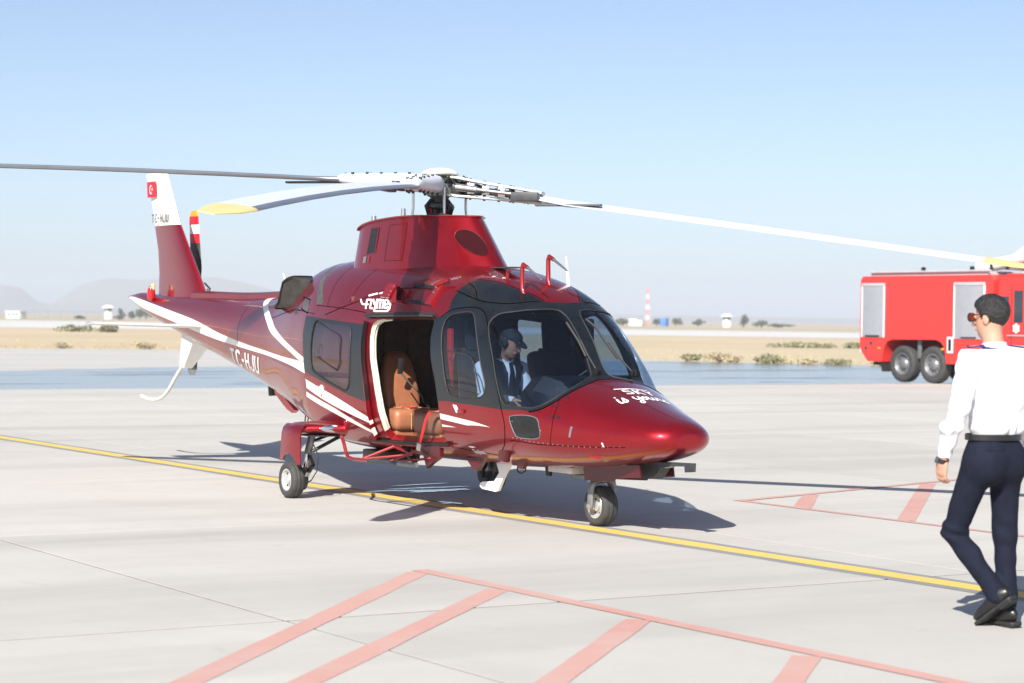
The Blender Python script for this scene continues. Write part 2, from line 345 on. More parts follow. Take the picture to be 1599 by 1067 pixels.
def SN(p):
    p = np.asarray(p, float); e = .004; o = np.array([e, 0, 0])
    zt, zb, zm, w_, n1, n2 = par(p[..., 0]); dz = p[..., 2]-zm; up = dz >= 0
    n = np.where(up, n1, n2); h = np.where(up, zt-zm, zm-zb)
    gx = (SG(p+o)-SG(p-o))/(2*e)
    gy = n/w_*(np.abs(p[..., 1])/w_)**(n-1)*np.sign(p[..., 1]); gz = n/h*(np.abs(dz)/h)**(n-1)*np.sign(dz)
    g = np.stack([gx, gy, gz], -1); return g/np.maximum(np.linalg.norm(g, axis=-1, keepdims=True), 1e-9)
def side_y(x, z):
    zt, zb, zm, w_, n1, n2 = par(x); dz = z-zm; n = np.where(dz >= 0, n1, n2); h = np.where(dz >= 0, zt-zm, zm-zb)
    return w_*np.maximum(0, 1-(np.abs(dz)/h)**n)**(1/n)
def catmull(pts, closed=True, step=.03):
    P_ = [np.array(p, float) for p in pts]; n = len(P_); out = []
    for i in range(n if closed else n-1):
        g = (lambda k: P_[k % n]) if closed else (lambda k: P_[min(max(k, 0), n-1)])
        a, b, c, d = g(i-1), g(i), g(i+1), g(i+2)
        L_ = math.hypot(c[0]-b[0], (c[1]-b[1])*.014); k = max(1, int(L_/step))
        def kn(p, q): return max(math.hypot(q[0]-p[0], (q[1]-p[1])*.014), 1e-6)**.5
        t0 = 0; t1 = t0+kn(a, b); t2 = t1+kn(b, c); t3 = t2+kn(c, d)
        for j in range(k):
            t = t1+(t2-t1)*j/k
            A1 = (a*(t1-t)+b*(t-t0))/(t1-t0); A2 = (b*(t2-t)+c*(t-t1))/(t2-t1); A3 = (c*(t3-t)+d*(t-t2))/(t3-t2)
            B1 = (A1*(t2-t)+A2*(t-t0))/(t2-t0); B2 = (A2*(t3-t)+A3*(t-t1))/(t3-t1)
            out.append(tuple((B1*(t2-t)+B2*(t-t1))/(t2-t1)))
    if not closed: out.append(tuple(P_[-1]))
    return out
def band(top, bot): return catmull(top, False)+catmull(bot, False)
def lin(pts, step=.03):
    out = []
    for a, b in zip(pts, pts[1:]+pts[:1]):
        k = max(1, int(math.hypot(b[0]-a[0], (b[1]-a[1])*.014)/step)); out += [(a[0]+(b[0]-a[0])*j/k, a[1]+(b[1]-a[1])*j/k) for j in range(k)]
    return out
def inpoly(pts, poly):
    x, y = pts[:, 0], pts[:, 1]; r = np.zeros(len(pts), bool); q = np.array(poly)
    for (x0, y0), (x1, y1) in zip(q, np.roll(q, -1, 0)):
        if y0 == y1: continue
        r ^= ((y0 > y) != (y1 > y)) & (x < (x1-x0)*(y-y0)/(y1-y0)+x0)
    return r
SC = .014
def cdt(polys, xs, phs):
    """constrained triangulation of the (x, ph) rectangle; polys are closed outlines kept as edges"""
    con = []; ed = []
    for p in polys:
        b = len(con); con += [(a, min(90., max(-90., c))*SC) for a, c in p]; ed += [(b+i, b+(i+1) % len(p)) for i in range(len(p))]
    gx, gp = np.meshgrid(xs, np.array(phs)*SC, indexing='ij'); g = np.stack([gx.ravel(), gp.ravel()], -1)
    if con:
        q = np.array(con); keep = np.ones(len(g), bool)
        for k in range(0, len(q), 64):
            d = ((g[:, None, :]-q[None, k:k+64])**2).sum(-1).min(1); keep &= d > .016**2
        edge = (np.abs(np.abs(g[:, 1])-90*SC) < 1e-9)
        far_ = np.ones(len(g), bool)
        for k in range(0, len(q), 64):
            d = ((g[:, None, :]-q[None, k:k+64])**2).sum(-1).min(1); far_ &= d > 1e-8
        g = g[(keep | edge) & far_]
    allp = [Vector(p) for p in con]+[Vector(p) for p in g.tolist()]
    v, _, f, _, _, _ = delaunay_2d_cdt(allp, ed, [], 0, 1e-6)
    v = np.array([(a.x, a.y/SC) for a in v]); f = np.array([t for t in f if len(t) == 3])
    return v, f, v[f].mean(1)
def sub(v, f):
    u = np.unique(f); m = -np.ones(len(v), int); m[u] = np.arange(len(u)); return v[u], m[f]
def orient(P_, N_, f):
    a, b, c = P_[f[:, 0]], P_[f[:, 1]], P_[f[:, 2]]; s = (np.cross(b-a, c-a)*N_[f[:, 0]]).sum(1) < 0
    f = f.copy(); f[s] = f[s][:, ::-1]; return f
# outlines on the skin: (station, section angle)
O_black = catmull([(1.96, 30.3), (2.107, 32.6), (2.178, 35.2), (2.154, 40.3), (2.14, 48.3), (2.15, 54.5), (2.218, 59.6), (2.383, 63.5), (2.533, 66.0), (2.694, 68.8), (2.822, 73.0), (2.90, 75.5), (2.925, 80), (2.935, 90)], False) + \
    catmull([(3.63, 90), (3.63, 83.1), (3.671, 72.7), (3.70, 58.6), (3.703, 44.5), (3.674, 30.0), (3.595, 17.6), (3.474, 7.7), (3.286, -1.4), (3.076, -7.3), (2.85, -11.2), (2.65, -13.0), (2.359, -12.9), (2.10, -12.4), (1.95, 5)], False)
O_shield = catmull([(2.778, 38.6), (2.782, 42.0), (2.803, 45.9), (2.894, 54.1), (2.975, 67.1), (3.008, 78.2), (3.032, 82.6), (3.08, 84.4), (3.208, 85.0), (3.339, 85.1), (3.42, 84.6), (3.485, 83.2), (3.545, 78.4), (3.603, 69.6), (3.655, 58), (3.667, 47.5), (3.644, 32.4), (3.585, 21.7), (3.475, 11.4), (3.36, 4.6), (3.261, .8), (3.18, -.2), (3.136, 2.3), (3.062, 12.2), (2.964, 23.7), (2.855, 32.0)])
O_dwin = catmull([(2.186, 30.4), (2.242, 34.0), (2.387, 37.2), (2.518, 39.2), (2.565, 37.8), (2.704, 28.2), (2.841, 14.8), (2.92, 4.8), (2.905, -.6), (2.833, -5.5), (2.649, -8.9), (2.449, -8.9), (2.365, -7.4), (2.309, 0), (2.248, 11.7), (2.201, 20.1), (2.179, 25.8)])
O_chin = catmull([(3.25, -8.6), (3.29, -6.6), (3.54, 3.8), (3.578, 3.0), (3.598, -3), (3.605, -16.2), (3.575, -20.2), (3.34, -25.6), (3.30, -25.0), (3.285, -22)])
O_doorway = lin([(.951, 24.3), (1.02, 26.3), (1.135, 27.1), (1.6, 29.2), (1.985, 30.6), (2.019, 28.4), (2.015, 21.3), (2.056, 10.7), (2.138, -.1), (2.19, -14.7), (2.195, -30), (2.17, -38), (2.143, -41), (1.6, -43), (1.10, -44.0), (1.085, -40), (1.105, -30.8), (1.085, -17.7), (1.021, -1.7), (.965, 7.3), (.931, 17.9), (.934, 22)])
O_cwin = catmull([(-.127, 23.6), (-.036, 23.7), (.49, 22.6), (.598, 21.6), (.637, 19.5), (.657, 7.8), (.643, -9.7), (.589, -12.6), (.444, -11.8), (.057, -5.9), (-.145, -1.6), (-.189, 2.5), (-.211, 14.9), (-.182, 21.7)])
O_low = band([(-6.80, 25), (-6.2, 17), (-5.479, 12.8), (-4.305, 6.3), (-3.514, -2.4), (-2.736, -3.7), (-1.919, -1.1), (-.99, .7), (-.709, 1.1), (-.2, 1.7)],
             [(-.2, -8.4), (-.571, -5.9), (-.989, -4.3), (-1.92, -5.6), (-2.821, -11.0), (-3.535, -15.2), (-4.25, -17.4), (-5.268, -20.4), (-6.475, -31.8), (-6.82, -33)])
O_up = band([(-2.52, 90), (-2.47, 75), (-2.40, 60), (-2.205, 45.5), (-1.832, 27.7), (-1.628, 19.5), (-1.19, 10.8), (-.577, 4.2), (-.30, 1.9)],
            [(-.66, 1.4), (-1.371, 8.9), (-1.79, 16.5), (-1.981, 24.7), (-2.387, 47.2), (-2.58, 62), (-2.66, 75), (-2.71, 90)])
O_f1 = lin([(2.20, -21.4), (2.635, -23.5), (2.965, -24.1), (2.619, -27.0), (2.20, -25.0)])
O_f2 = lin([(2.20, -28.3), (2.43, -29.2), (2.20, -29.9)])
O_band = catmull([(-.373, 32.5), (-.453, 37), (-.58, 44.8), (-.72, 55.8), (-.77, 65), (-.79, 75), (-.79, 90)], False) + \
    catmull([(-.67, 90), (-.67, 75), (-.665, 68), (-.635, 62), (-.553, 51.7), (-.418, 42.5), (-.25, 34.2), (-.25, 32.6)], False)
xs = np.unique(np.concatenate([np.arange(XT, 4.3, .055), np.linspace(4.3, XN-.1, 14), XN-.1*np.linspace(1, 0, 16)**2.2]))
phs = np.linspace(-90, 90, 53)
O_pwin = [(a+1.15, b+(4.5 if b > 10 else 0)) for a, b in O_cwin]
PV, PF, PC = cdt([O_black, O_shield, O_dwin, O_chin, O_doorway, O_pwin, O_low, O_up, O_f1, O_f2, O_band], xs, phs)
cls = np.zeros(len(PF), int)                        # 0 red 1 black 2 white 3 bronze, 10.. openings
cls[inpoly(PC, O_black)] = 1
for o_ in (O_low, O_up, O_f1, O_f2): cls[inpoly(PC, o_)] = 2
cls[inpoly(PC, O_band)] = 3
OPEN = {'windshield': (O_shield, 10), 'door_window': (O_dwin, 11), 'chin_window': (O_chin, 12), 'doorway': (O_doorway, 14)}
for k_, (o_, c_) in OPEN.items(): cls[inpoly(PC, o_)] = c_
PWIN = inpoly(PC, O_pwin)
heli = empty('helicopter', (0, 0, 0))
tag(heli, 'dark red helicopter with cream stripes standing on the yellow line, side door open', 'helicopter')
V_, F_, N_, MI_ = [], [], [], []; base = 0
for side in (-1, 1):
    c_ = cls.copy()
    if side == 1: c_[c_ == 14] = 0; c_[PWIN] = 15
    keep = c_ < 10; v, f = sub(PV, PF[keep]); p = SP(v[:, 0], v[:, 1], side); nn = SN(p)
    f = orient(p, nn, f); nn = np.where(p[:, :1] > XN-.0012, np.array([[1., 0, 0]]), nn); V_.append(p); N_.append(nn); F_.append(f+base); MI_.append(c_[keep]); base += len(p)
Vb = np.concatenate(V_); Fb = np.concatenate(F_).tolist(); Mb = np.concatenate(MI_).tolist(); Nb = np.concatenate(N_)
tipang = np.linspace(-90, 90, 13); tip = np.concatenate([SP(np.full(13, XN), tipang, -1), SP(np.full(11, XN), tipang[1:-1][::-1], 1)])
b0 = len(Vb); Vb = np.concatenate([Vb, tip, [[XN+.004, 0, .78]]]); Nb = np.concatenate([Nb, np.tile([1., 0, 0], (len(tip)+1, 1))])
Fb += [(b0+(i+1) % len(tip), b0+i, b0+len(tip)) for i in range(len(tip))]; Mb += [0]*len(tip)
fus = link_mesh('fuselage', Vb, Fb, [M['red'], M['black'], M['white'], M['bronze']], heli, True, 180, Mb, Nb)
fus['label'] = 'dark metallic red fuselage with black window surround and cream stripes'
# panes and their rubber seals
def ring(out, side, off, r, name, m, par_, n=8):
    p = SP(np.array([a for a, _ in out]), np.array([b for _, b in out]), side, off); mb = MB(); pts = [Vector(q) for q in p]; pts.append(pts[0]); mb.tube(pts, r, n, cap=False)
    return mb.build(name, m, par_)
for k_, (o_, c_) in OPEN.items():
    if k_ == 'doorway': continue
    for side in (-1, 1):
        v, f = sub(PV, PF[cls == c_]); p = SP(v[:, 0], v[:, 1], side); nn = SN(p); p = p-nn*.006; f = orient(p, nn, f)
        pane = link_mesh(k_+'_pane', p, f, M['glass'], fus, True, 180, None, nn)
        ring(o_, side, -.001, .0065 if k_ != 'chin_window' else .004, 'window_seal', M['rub'] if k_ != 'chin_window' else M['mgrey'], fus)
v, f = sub(PV, PF[PWIN]); p = SP(v[:, 0], v[:, 1], 1); nn = SN(p); p = p-nn*.006; f = orient(p, nn, f); link_mesh('cabin_window_pane', p, f, M['glass'], fus, True, 180, None, nn); ring(O_pwin, 1, -.001, .0085, 'window_seal', M['rub'], fus)
# inner lining with the same openings
inn = (PC[:, 0] > -.55) & (PC[:, 0] < 3.75)
for side in (-1, 1):
    c_ = cls.copy()
    if side == 1: c_[c_ == 14] = 0; c_[PWIN] = 15
    k = inn & (c_ < 10); v, f = sub(PV, PF[k]); p = SP(v[:, 0], v[:, 1], side); nn = SN(p); p = p-nn*.045; f = orient(p, -nn, f)
    link_mesh('inner_lining', p, f, [M['liner'], M['liner_d']], fus, True, 180, [1 if q > 2.2 else 0 for q in PC[k][:, 0]], -nn)
def jamb(out, side, d, m, name, o0=0.0, pick=None):
    x_ = np.array([a for a, _ in out]); p_ = np.array([b for _, b in out]); a = SP(x_, p_, side, o0); b = SP(x_, p_, side, -d); n = len(a)
    return link_mesh(name, np.concatenate([a, b]), [(i, (i+1) % n, n+(i+1) % n, n+i) for i in range(n)], m, fus, True, 50, [pick(q) for q in out] if pick else None)
for k_ in ('windshield', 'door_window', 'chin_window'):
    for side in (-1, 1): jamb(OPEN[k_][0], side, .045, M['black'], 'window_frame', -.007)
jamb(O_doorway, -1, .065, [M['cream'], M['black'], M['redg']], 'door_frame', 0.0, lambda q: 2 if q[1] < -39.5 else (0 if q[0] < 1.2 and q[1] < 26.9 else 1))
mb = MB(); q_ = [q for q in O_doorway if q[0] < 1.25 and q[1] > -40]; q_ = sorted(q_, key=lambda q: math.atan2(q[1]+5, (q[0]-1.5)*60) % (2*math.pi)); mb.tube([Vector(a) for a in SP(*map(np.array, zip(*q_)), -1, -.035)], .009, 8); mb.build('door_seal', M['cream'], fus)
# panel joints: thin ribbons lying in the skin
def seam(pts, wd=.006, m='seam', side=-1, off=.0016, closed=False, smooth=True, name='panel_joint'):
    q = np.array(catmull(pts, closed, .03) if smooth else pts); 
    if closed: q = np.concatenate([q, q[:1]])
    p = SP(q[:, 0], q[:, 1], side); nn = SN(p); t = np.gradient(p, axis=0); s_ = np.cross(nn, t); s_ /= np.maximum(np.linalg.norm(s_, axis=1, keepdims=True), 1e-9)
    a = p+s_*wd/2+nn*off; b = p-s_*wd/2+nn*off; n = len(a)
    return link_mesh(name, np.concatenate([a, b]), [(i, i+1, n+i+1, n+i) for i in range(n-1)], M[m], fus, True, 180, None, np.concatenate([nn, nn]))
for s_ in (-1, 1):
    seam([(2.10, 31.6), (2.19, 35.8), (2.342, 39.3), (2.54, 42.6), (2.655, 42.4), (2.786, 36.6), (2.96, 22.7), (3.066, 10.2), (3.145, -6.2), (3.172, -19.7), (3.086, -35.5), (2.85, -48)], .007, side=s_)
    seam([(2.19, -44), (2.5, -46), (2.85, -48)], .006, side=s_)
    seam([(3.203, -30.5), (3.624, -26.8), (3.968, -22.8), (4.215, -22.5), (4.4, -22.8)], .005, side=s_)
    seam([(3.69, 38), (3.738, 21.9), (3.744, .4), (3.70, -26)], .004, side=s_)
    seam([(-.10, 26.8), (.211, 31.1), (.526, 35.4), (.823, 40.7), (1.025, 43.2), (1.9, 47)], .007, side=s_)
    seam([(-.362, 31.8), (.184, 31.1), (.75, 29.6)], .006, side=s_)
    seam([(-.9, 29), (-.6, 28), (-.36, 27)], .006, side=s_)
    seam([(-1.9, 30), (-1.3, 30), (-.8, 29)], .005, side=s_)
    seam([(-2.9, -80), (-2.9, -40), (-2.88, 0), (-2.86, 40), (-2.85, 80)], .005, side=s_)
    seam([(-.52, -70), (-.46, -40), (-.44, 0), (-.46, 26)], .005, side=s_)
    seam([(.35, 34), (.40, 50), (.42, 66)], .005, side=s_); seam([(-.1, 32), (-.16, 48), (-.18, 66)], .005, side=s_)
    seam([(2.116, 48.0), (2.372, 47.0), (2.594, 48.3), (2.813, 57.0), (2.90, 73)], .008, 'mgrey', side=s_, name='roof_seal')
    seam([(2.17, 55.4), (2.35, 52.2), (2.44, 48)], .006, 'mgrey', side=s_, name='roof_seal')
    seam([(2.2, 60.5), (2.383, 64.2), (2.533, 66.7), (2.694, 69.4), (2.822, 73.8), (2.9, 76.5)], .006, 'mgrey', side=s_, name='roof_seal')
    seam([(3.634, 90), (3.64, 80), (3.676, 72), (3.706, 58.6), (3.709, 44.5), (3.68, 30.0), (3.6, 17.0), (3.478, 7.0)], .010, 'rub', side=s_, name='windshield_gasket')
seam([(-.87, 37.2), (-.60, 35.0), (-.555, 27.3), (-.80, 29.8)], .012, 'seam', closed=True, smooth=False)
# rivet-like fasteners
mb = MB()
for (x_, p_) in [(3.689, 25.1), (3.734, 28.1), (3.729, 12.7), (3.786, 14.1), (3.743, 40.7)]:
    q = SP(x_, p_); nn = SN(q); mb = MB(); mb.lathe([(.0, .004), (.013, .004), (.015, 0), (.015, -.01)], q, nn, 12); mb.build('static_port', M['oily'], fus)
mb = MB()
for k in range(22):
    t = k/21; q = SP(3.25+1.1*t, -27.5+5*math.sin(t*1.6), -1); mb.lathe([(0, .0016), (.005, .0016), (.006, -.002)], q, SN(q), 8)
for x_, p_ in [(3.28, -12), (3.45, -24), (3.62, -10)]:
    q = SP(x_, p_, -1); mb.lathe([(0, .0016), (.005, .0016), (.006, -.002)], q, SN(q), 8)
mb.build('rivet_row', M['steel'], fus, kind='stuff')
def patch_on(poly, off, m, name, par_, side=-1, thick=0.0):
    """a flat-printed or plated patch following the skin"""
    x0, x1 = min(a for a, _ in poly), max(a for a, _ in poly); q0, q1 = min(b for _, b in poly), max(b for _, b in poly)
    v, f, c = cdt([poly], np.arange(x0, x1+.03, .04), np.arange(q0, q1+2, 3.)); f = f[inpoly(c, poly)]; v, f = sub(v, f)
    p = SP(v[:, 0], v[:, 1], side); nn = SN(p); p = p+nn*off; f = orient(p, nn, f)
    return link_mesh(name, p, f, m, par_, True, 180, None, nn)
patch_on(lin([(-.80, 36.5), (-.61, 34.6), (-.56, 27.8), (-.765, 30)]), .0012, M['bronze'], 'cooling_grille', fus)
patch_on(lin([(-1.03, 33), (-.93, 32), (-.90, 26.8), (-1.0, 27.2)]), .0012, M['dgrey'], 'drain_grille', fus)
patch_on(lin([(3.925, 6.6), (3.945, 6.6), (3.925, -10), (3.905, -10)]), .002, M['mgrey'], 'sensor_strip', fus)
patch_on(lin([(4.20, -13.6), (4.214, -13.6), (4.218, -22), (4.204, -22)]), .002, M['decal'], 'white_dash', fus)
patch_on(lin([(2.43, -14.6), (2.49, -14.6), (2.54, -19.6), (2.475, -19.6)]), .002, M['decal'], 'door_handle_plate', fus)
mb = MB(); q = SP(2.56, -18.2); mb.box(q-np.array([0, .006, 0]), (.10, .02, .035), bev=.006); mb.build('door_handle', M['redg'], fus)
# ---- sliding door, pushed back along the hull
D_out = lin([(-.43, 26.2), (.2, 26.4), (.86, 25.0), (.862, 16.5), (.885, 7.1), (.95, -8.0), (.972, -18), (.965, -30), (.93, -42), (.7, -45.5), (.2, -46), (-.22, -45), (-.34, -42), (-.35, -32), (-.30, -13.4), (-.38, 3.7), (-.44, 16.9)])
D_blk = lin([(-.46, 25.4), (.86, 23.2), (.862, 16.5), (.885, 7.1), (.92, -3.7), (.96, -18.6), (.637, -15.6), (.317, -11.4), (-.09, -6.6), (-.34, -4.2), (-.40, 3.7), (-.45, 17.0)])
D_s1 = band([(-.34, -9.0), (.309, -16.8), (.99, -28)], [(.99, -31.5), (.318, -23.5), (-.34, -14.4)])
D_s2 = band([(-.36, -17.0), (.31, -24.9), (.97, -36)], [(.95, -37.6), (.287, -28.1), (-.36, -20.4)])
OFF = .052
dv, df, dc = cdt([D_out, D_blk, O_cwin, D_s1, D_s2], np.arange(-.6, 1.1, .05), np.arange(-50, 31, 3.4))
ins = inpoly(dc, D_out); dcl = np.zeros(len(df), int); dcl[inpoly(dc, D_blk)] = 1; dcl[inpoly(dc, D_s1) | inpoly(dc, D_s2)] = 2; dcl[inpoly(dc, O_cwin)] = 9
door = empty('cabin_door', (0, 0, 0), parent=heli)
v, f = sub(dv, df[ins & (dcl < 9)]); p = SP(v[:, 0], v[:, 1]); nn = SN(p); p = p+nn*OFF; f = orient(p, nn, f)
link_mesh('door_skin', p, f, [M['red'], M['black'], M['white']], door, True, 180, dcl[ins & (dcl < 9)].tolist(), nn)
v, f = sub(dv, df[ins & (dcl == 9)]); p = SP(v[:, 0], v[:, 1]); nn = SN(p); p = p+nn*(OFF-.005); f = orient(p, nn, f)
link_mesh('window_pane', p, f, M['dglass'], door, True, 180, None, nn)
def edge_strip(out, o0, o1, name, par_, mats, pick):
    x_ = np.array([a for a, _ in out]); p_ = np.array([b for _, b in out]); a = SP(x_, p_, -1, o0); b = SP(x_, p_, -1, o1); n = len(a)
    return link_mesh(name, np.concatenate([a, b]), [(i, (i+1) % n, n+(i+1) % n, n+i) for i in range(n)], mats, par_, True, 50, [pick(q) for q in out])
def ep(q):
    if q[0] > .7:
        if q[1] > -18: return 1
        if -27.6 > q[1] > -31 or -34.6 > q[1] > -37.4: return 2
    return 0
edge_strip(D_out, OFF, .010, 'door_edge', door, [M['red'], M['black'], M['white']], ep)
edge_strip(O_cwin, OFF, .012, 'window_reveal', door, [M['black']], lambda q: 0)
ring(O_cwin, -1, OFF+.001, .0085, 'window_seal', M['rub'], door)
mb = MB(); vw = [(-.072, 22.6-.2), (.402, 17.3), (.447, 15.5), (.457, 3.4), (.405, -.2), (-.033, 5.6)]
pts = [Vector(q) for q in SP(*map(np.array, zip(*vw)), -1, OFF+.004)]; mb.tube(pts, .006, 6); mb.build('vent_frame', M['rub'], door)
mb = MB(); q = Vector(SP(.02, 8.5, -1, OFF+.002)); mb.tube([q+Vector((.045*math.cos(a)*1.0, 0, .075*math.sin(a))) for a in np.linspace(0, 2*math.pi, 25)], .0045, 6, cap=False); mb.build('vent_knob', M['lens'], door)
q = SP(.075, -13.6, -1, OFF); nn = SN(q); mb = MB(); mb.lathe([(0, .012), (.030, .012), (.036, .004), (.036, -.004)], q, nn, 20); mb.box(Vector(q)+Vector((-.03, -.012, -.02)), (.11, .012, .03), Matrix.Rotation(R(35), 4, 'Y'), bev=.004); mb.build('latch', M['decal'], door)
mb = MB(); vw = [(2.30, 16.0), (2.60, 16.6), (2.70, 16.0), (2.745, 13.5), (2.86, -1.0), (2.82, -3.4), (2.33, -3.4)]
pts = [Vector(q) for q in SP(*map(np.array, zip(*vw)), -1, .004)]; mb.tube(pts, .0065, 6); mb.build('vent_frame', M['rub'], fus)
# upper and lower door rails
def rail(pts, r, off, name, m):
    mb = MB(); q = SP(*map(np.array, zip(*catmull(pts, False, .08))), -1, off); mb.tube([Vector(a) for a in q], r, 8); return mb.build(name, m, heli)
rail([(.80, 28.2), (1.3, 29.8), (2.02, 32.2)], .016, .012, 'upper_door_rail', M['rub'])
rail([(.84, 27.4), (1.3, 28.8), (2.0, 31.2)], .009, .022, 'upper_door_rail', M['dgrey'])
rail([(.60, -45.2), (1.2, -44.6), (1.7, -43.4), (2.2, -41.6)], .016, .014, 'lower_door_rail', M['oily'])
rail([(.60, -46.2), (1.2, -45.6), (1.7, -44.6), (2.25, -42.8)], .011, .024, 'lower_door_rail', M['redg'])
# ================================================================ helicopter: fairings, tail, rotors
# ---- mast fairing
HX = .789
def fairing_ring(z_t, n=56):
    """z_t 0 = deck, 1 = top lip"""
    x0, x1 = -.22, 2.03-.575*z_t; w0 = .475-.105*z_t; out = []
    prof = [(x0, 0), (x0+.02, w0*.80), (x0+.10, w0*.94), (x0+.4, w0), (x0+.9, w0*.985), (x0+1.25, w0*.90), (x1-.42, w0*.70), (x1-.2, w0*.49), (x1-.07, w0*.28), (x1-.015, w0*.12), (x1, 0)]
    xs_ = [p[0] for p in prof]; s_ = np.linspace(0, 1, n//2+1); f_ = pchip(np.linspace(0, 1, len(prof)), xs_); g_ = pchip(np.linspace(0, 1, len(prof)), [p[1] for p in prof])
    st = [(float(f_(t)), -float(g_(t))) for t in s_]; pt = [(a, -b) for a, b in st[1:-1][::-1]]
    return st+pt
def fair_top(x): return float(pchip([-.3, -.2, 0, .3, .8, 1.5, 2.1], [2.535, 2.55, 2.60, 2.635, 2.655, 2.645, 2.62])(x))
fair = empty('mast_fairing', (0, 0, 0), parent=heli)
rings = []
for t in (0, .12, .3, .5, .7, .88, 1.0):
    rr = fairing_ring(t); rings.append([(x, y, 2.00+(fair_top(x)-2.00)*t) for x, y in rr])
mb = MB(); mb.loft(rings, cap=False); mb.build('fairing_shell', M['red'], fair, True, 60)
lipo = [(x*1.0+(x-.7)*.035, y*1.06, fair_top(x)) for x, y in fairing_ring(1.0)]; lipb = [(x, y, z-.012) for x, y, z in lipo]; inn_ = [(.7+(x-.7)*.93, y*.92, z) for x, y, z in lipo]; innb = [(x, y, z-.012) for x, y, z in inn_]
mb = MB(); mb.loft([innb, lipb, lipo, inn_], cap=False); mb.build('fairing_lip', M['redg'], fair)
mb = MB(); mb.add([(x, y, z-.03) for x, y, z in inn_], [tuple(range(len(inn_)))]); mb.build('fairing_deck', M['oily'], fair)
def fside(x, t):
    rr = [p for p in fairing_ring(t) if p[1] <= 0]; return float(np.interp(x, [p[0] for p in rr], [p[1] for p in rr]))
def fpatch(x0, x1, t0, t1, m, name, off=.002, skew=0.0, dep=.004):
    mb = MB(); nx = 6; V = []; F = []
    for i in range(nx+1):
        x = x0+(x1-x0)*i/nx
        for t, sk in ((t0, 0), (t1, skew)):
            z = 2.0+(fair_top(x)-2.0)*t; V.append((x+sk, fside(x+sk, t)-off, z))
    for i in range(nx): F.append((2*i, 2*i+2, 2*i+3, 2*i+1))
    return link_mesh(name, V, F, m, fair, True, 180)
fpatch(.155, .315, .50, .88, M['oily'], 'air_slot', .003, .015)
fpatch(.150, .160, .48, .90, M['redg'], 'slot_frame', .006); fpatch(.315, .327, .48, .90, M['redg'], 'slot_frame', .006)
fpatch(.10, .16, .36, .46, M['steel'], 'latch_plate', .004); fpatch(.19, .23, .36, .46, M['redg'], 'latch_plate', .005)
for x_ in (.52, .84): fpatch(x_, x_+.005, .36, .88, M['seam'], 'panel_joint', .0025)
fpatch(.52, .84, .88, .885, M['seam'], 'panel_joint', .0025); fpatch(.52, .84, .36, .366, M['seam'], 'panel_joint', .0025)
# oval intake on the front slope
def fnt(s, t):
    ring_ = [p for p in fairing_ring(t) if p[1] <= 0 and p[0] > .9]; ring_.sort(key=lambda p: p[1]); x = float(np.interp(s, [p[1] for p in ring_], [p[0] for p in ring_])); return x
mb = MB(); rr = []; Rg = []
for f_ in (.02, .35, .7, 1.0):
    rr = []
    for a in np.linspace(0, 2*math.pi, 28, endpoint=False):
        t = .62+.19*f_*math.sin(a); s_ = -.115+.085*f_*math.cos(a)-.02*f_*math.sin(a); rr.append((fnt(s_, t)+.008, s_-.002, 2.0+.635*t))
    Rg.append(rr)
mb.loft(Rg, cap=False); mb.build('intake_screen', M['seam'], fair, True, 180)
mb = MB(); mb.tube([Vector(p) for p in rr]+[Vector(rr[0])], .003, 6, cap=False); mb.build('intake_rim', M['maroon'], fair)
# ---- door hanger brackets above the doorway
hang = empty('door_hanger', (0, 0, 0), parent=heli)
def skinpt(x, p_, off): return Vector(SP(x, p_, -1, off))
for nm, (x0, x1, p0, p1, o, m) in {'hinge_box': (.98, 1.14, 45.5, 37.5, .035, 'redg'), 'hinge_arm': (1.16, 1.40, 43.5, 35.5, .02, 'redg'), 'track_plate': (1.42, 1.78, 47.5, 45.5, .02, 'oily'), 'track_plate_low': (1.42, 1.82, 38.0, 36.6, .02, 'oily'), 'end_bracket': (1.80, 1.90, 49, 36.5, .03, 'redg')}.items():
    mb = MB(); q = [skinpt(x0, p0, o), skinpt(x1, p0, o), skinpt(x1, p1, o), skinpt(x0, p1, o)]; b = [skinpt(x0, p0, -.02), skinpt(x1, p0, -.02), skinpt(x1, p1, -.02), skinpt(x0, p1, -.02)]
    mb.add(q+b, [(0, 1, 2, 3), (4, 7, 6, 5), (0, 4, 5, 1), (1, 5, 6, 2), (2, 6, 7, 3), (3, 7, 4, 0)]); mb.build(nm.replace('_low', ''), M[m], hang, True, 30)
mb = MB(); mb.tube([skinpt(1.22, 43, .03), skinpt(1.30, 41, .05), skinpt(1.34, 37, .04)], .022, 8); mb.build('hinge_arm', M['seam'], hang)
mb = MB(); mb.tube([skinpt(1.80, 47, .035), skinpt(1.95, 52, .045)], .02, 8); mb.build('stay', M['redg'], hang)
for x_, p_ in ((1.84, 46), (1.86, 43), (1.12, 44), (1.12, 41), (1.12, 39)):
    mb = MB(); q = SP(x_, p_, -1, .032); mb.lathe([(0, .008), (.009, .008), (.01, -.004)], q, SN(q), 8); mb.build('bolt', M['steel'], hang)
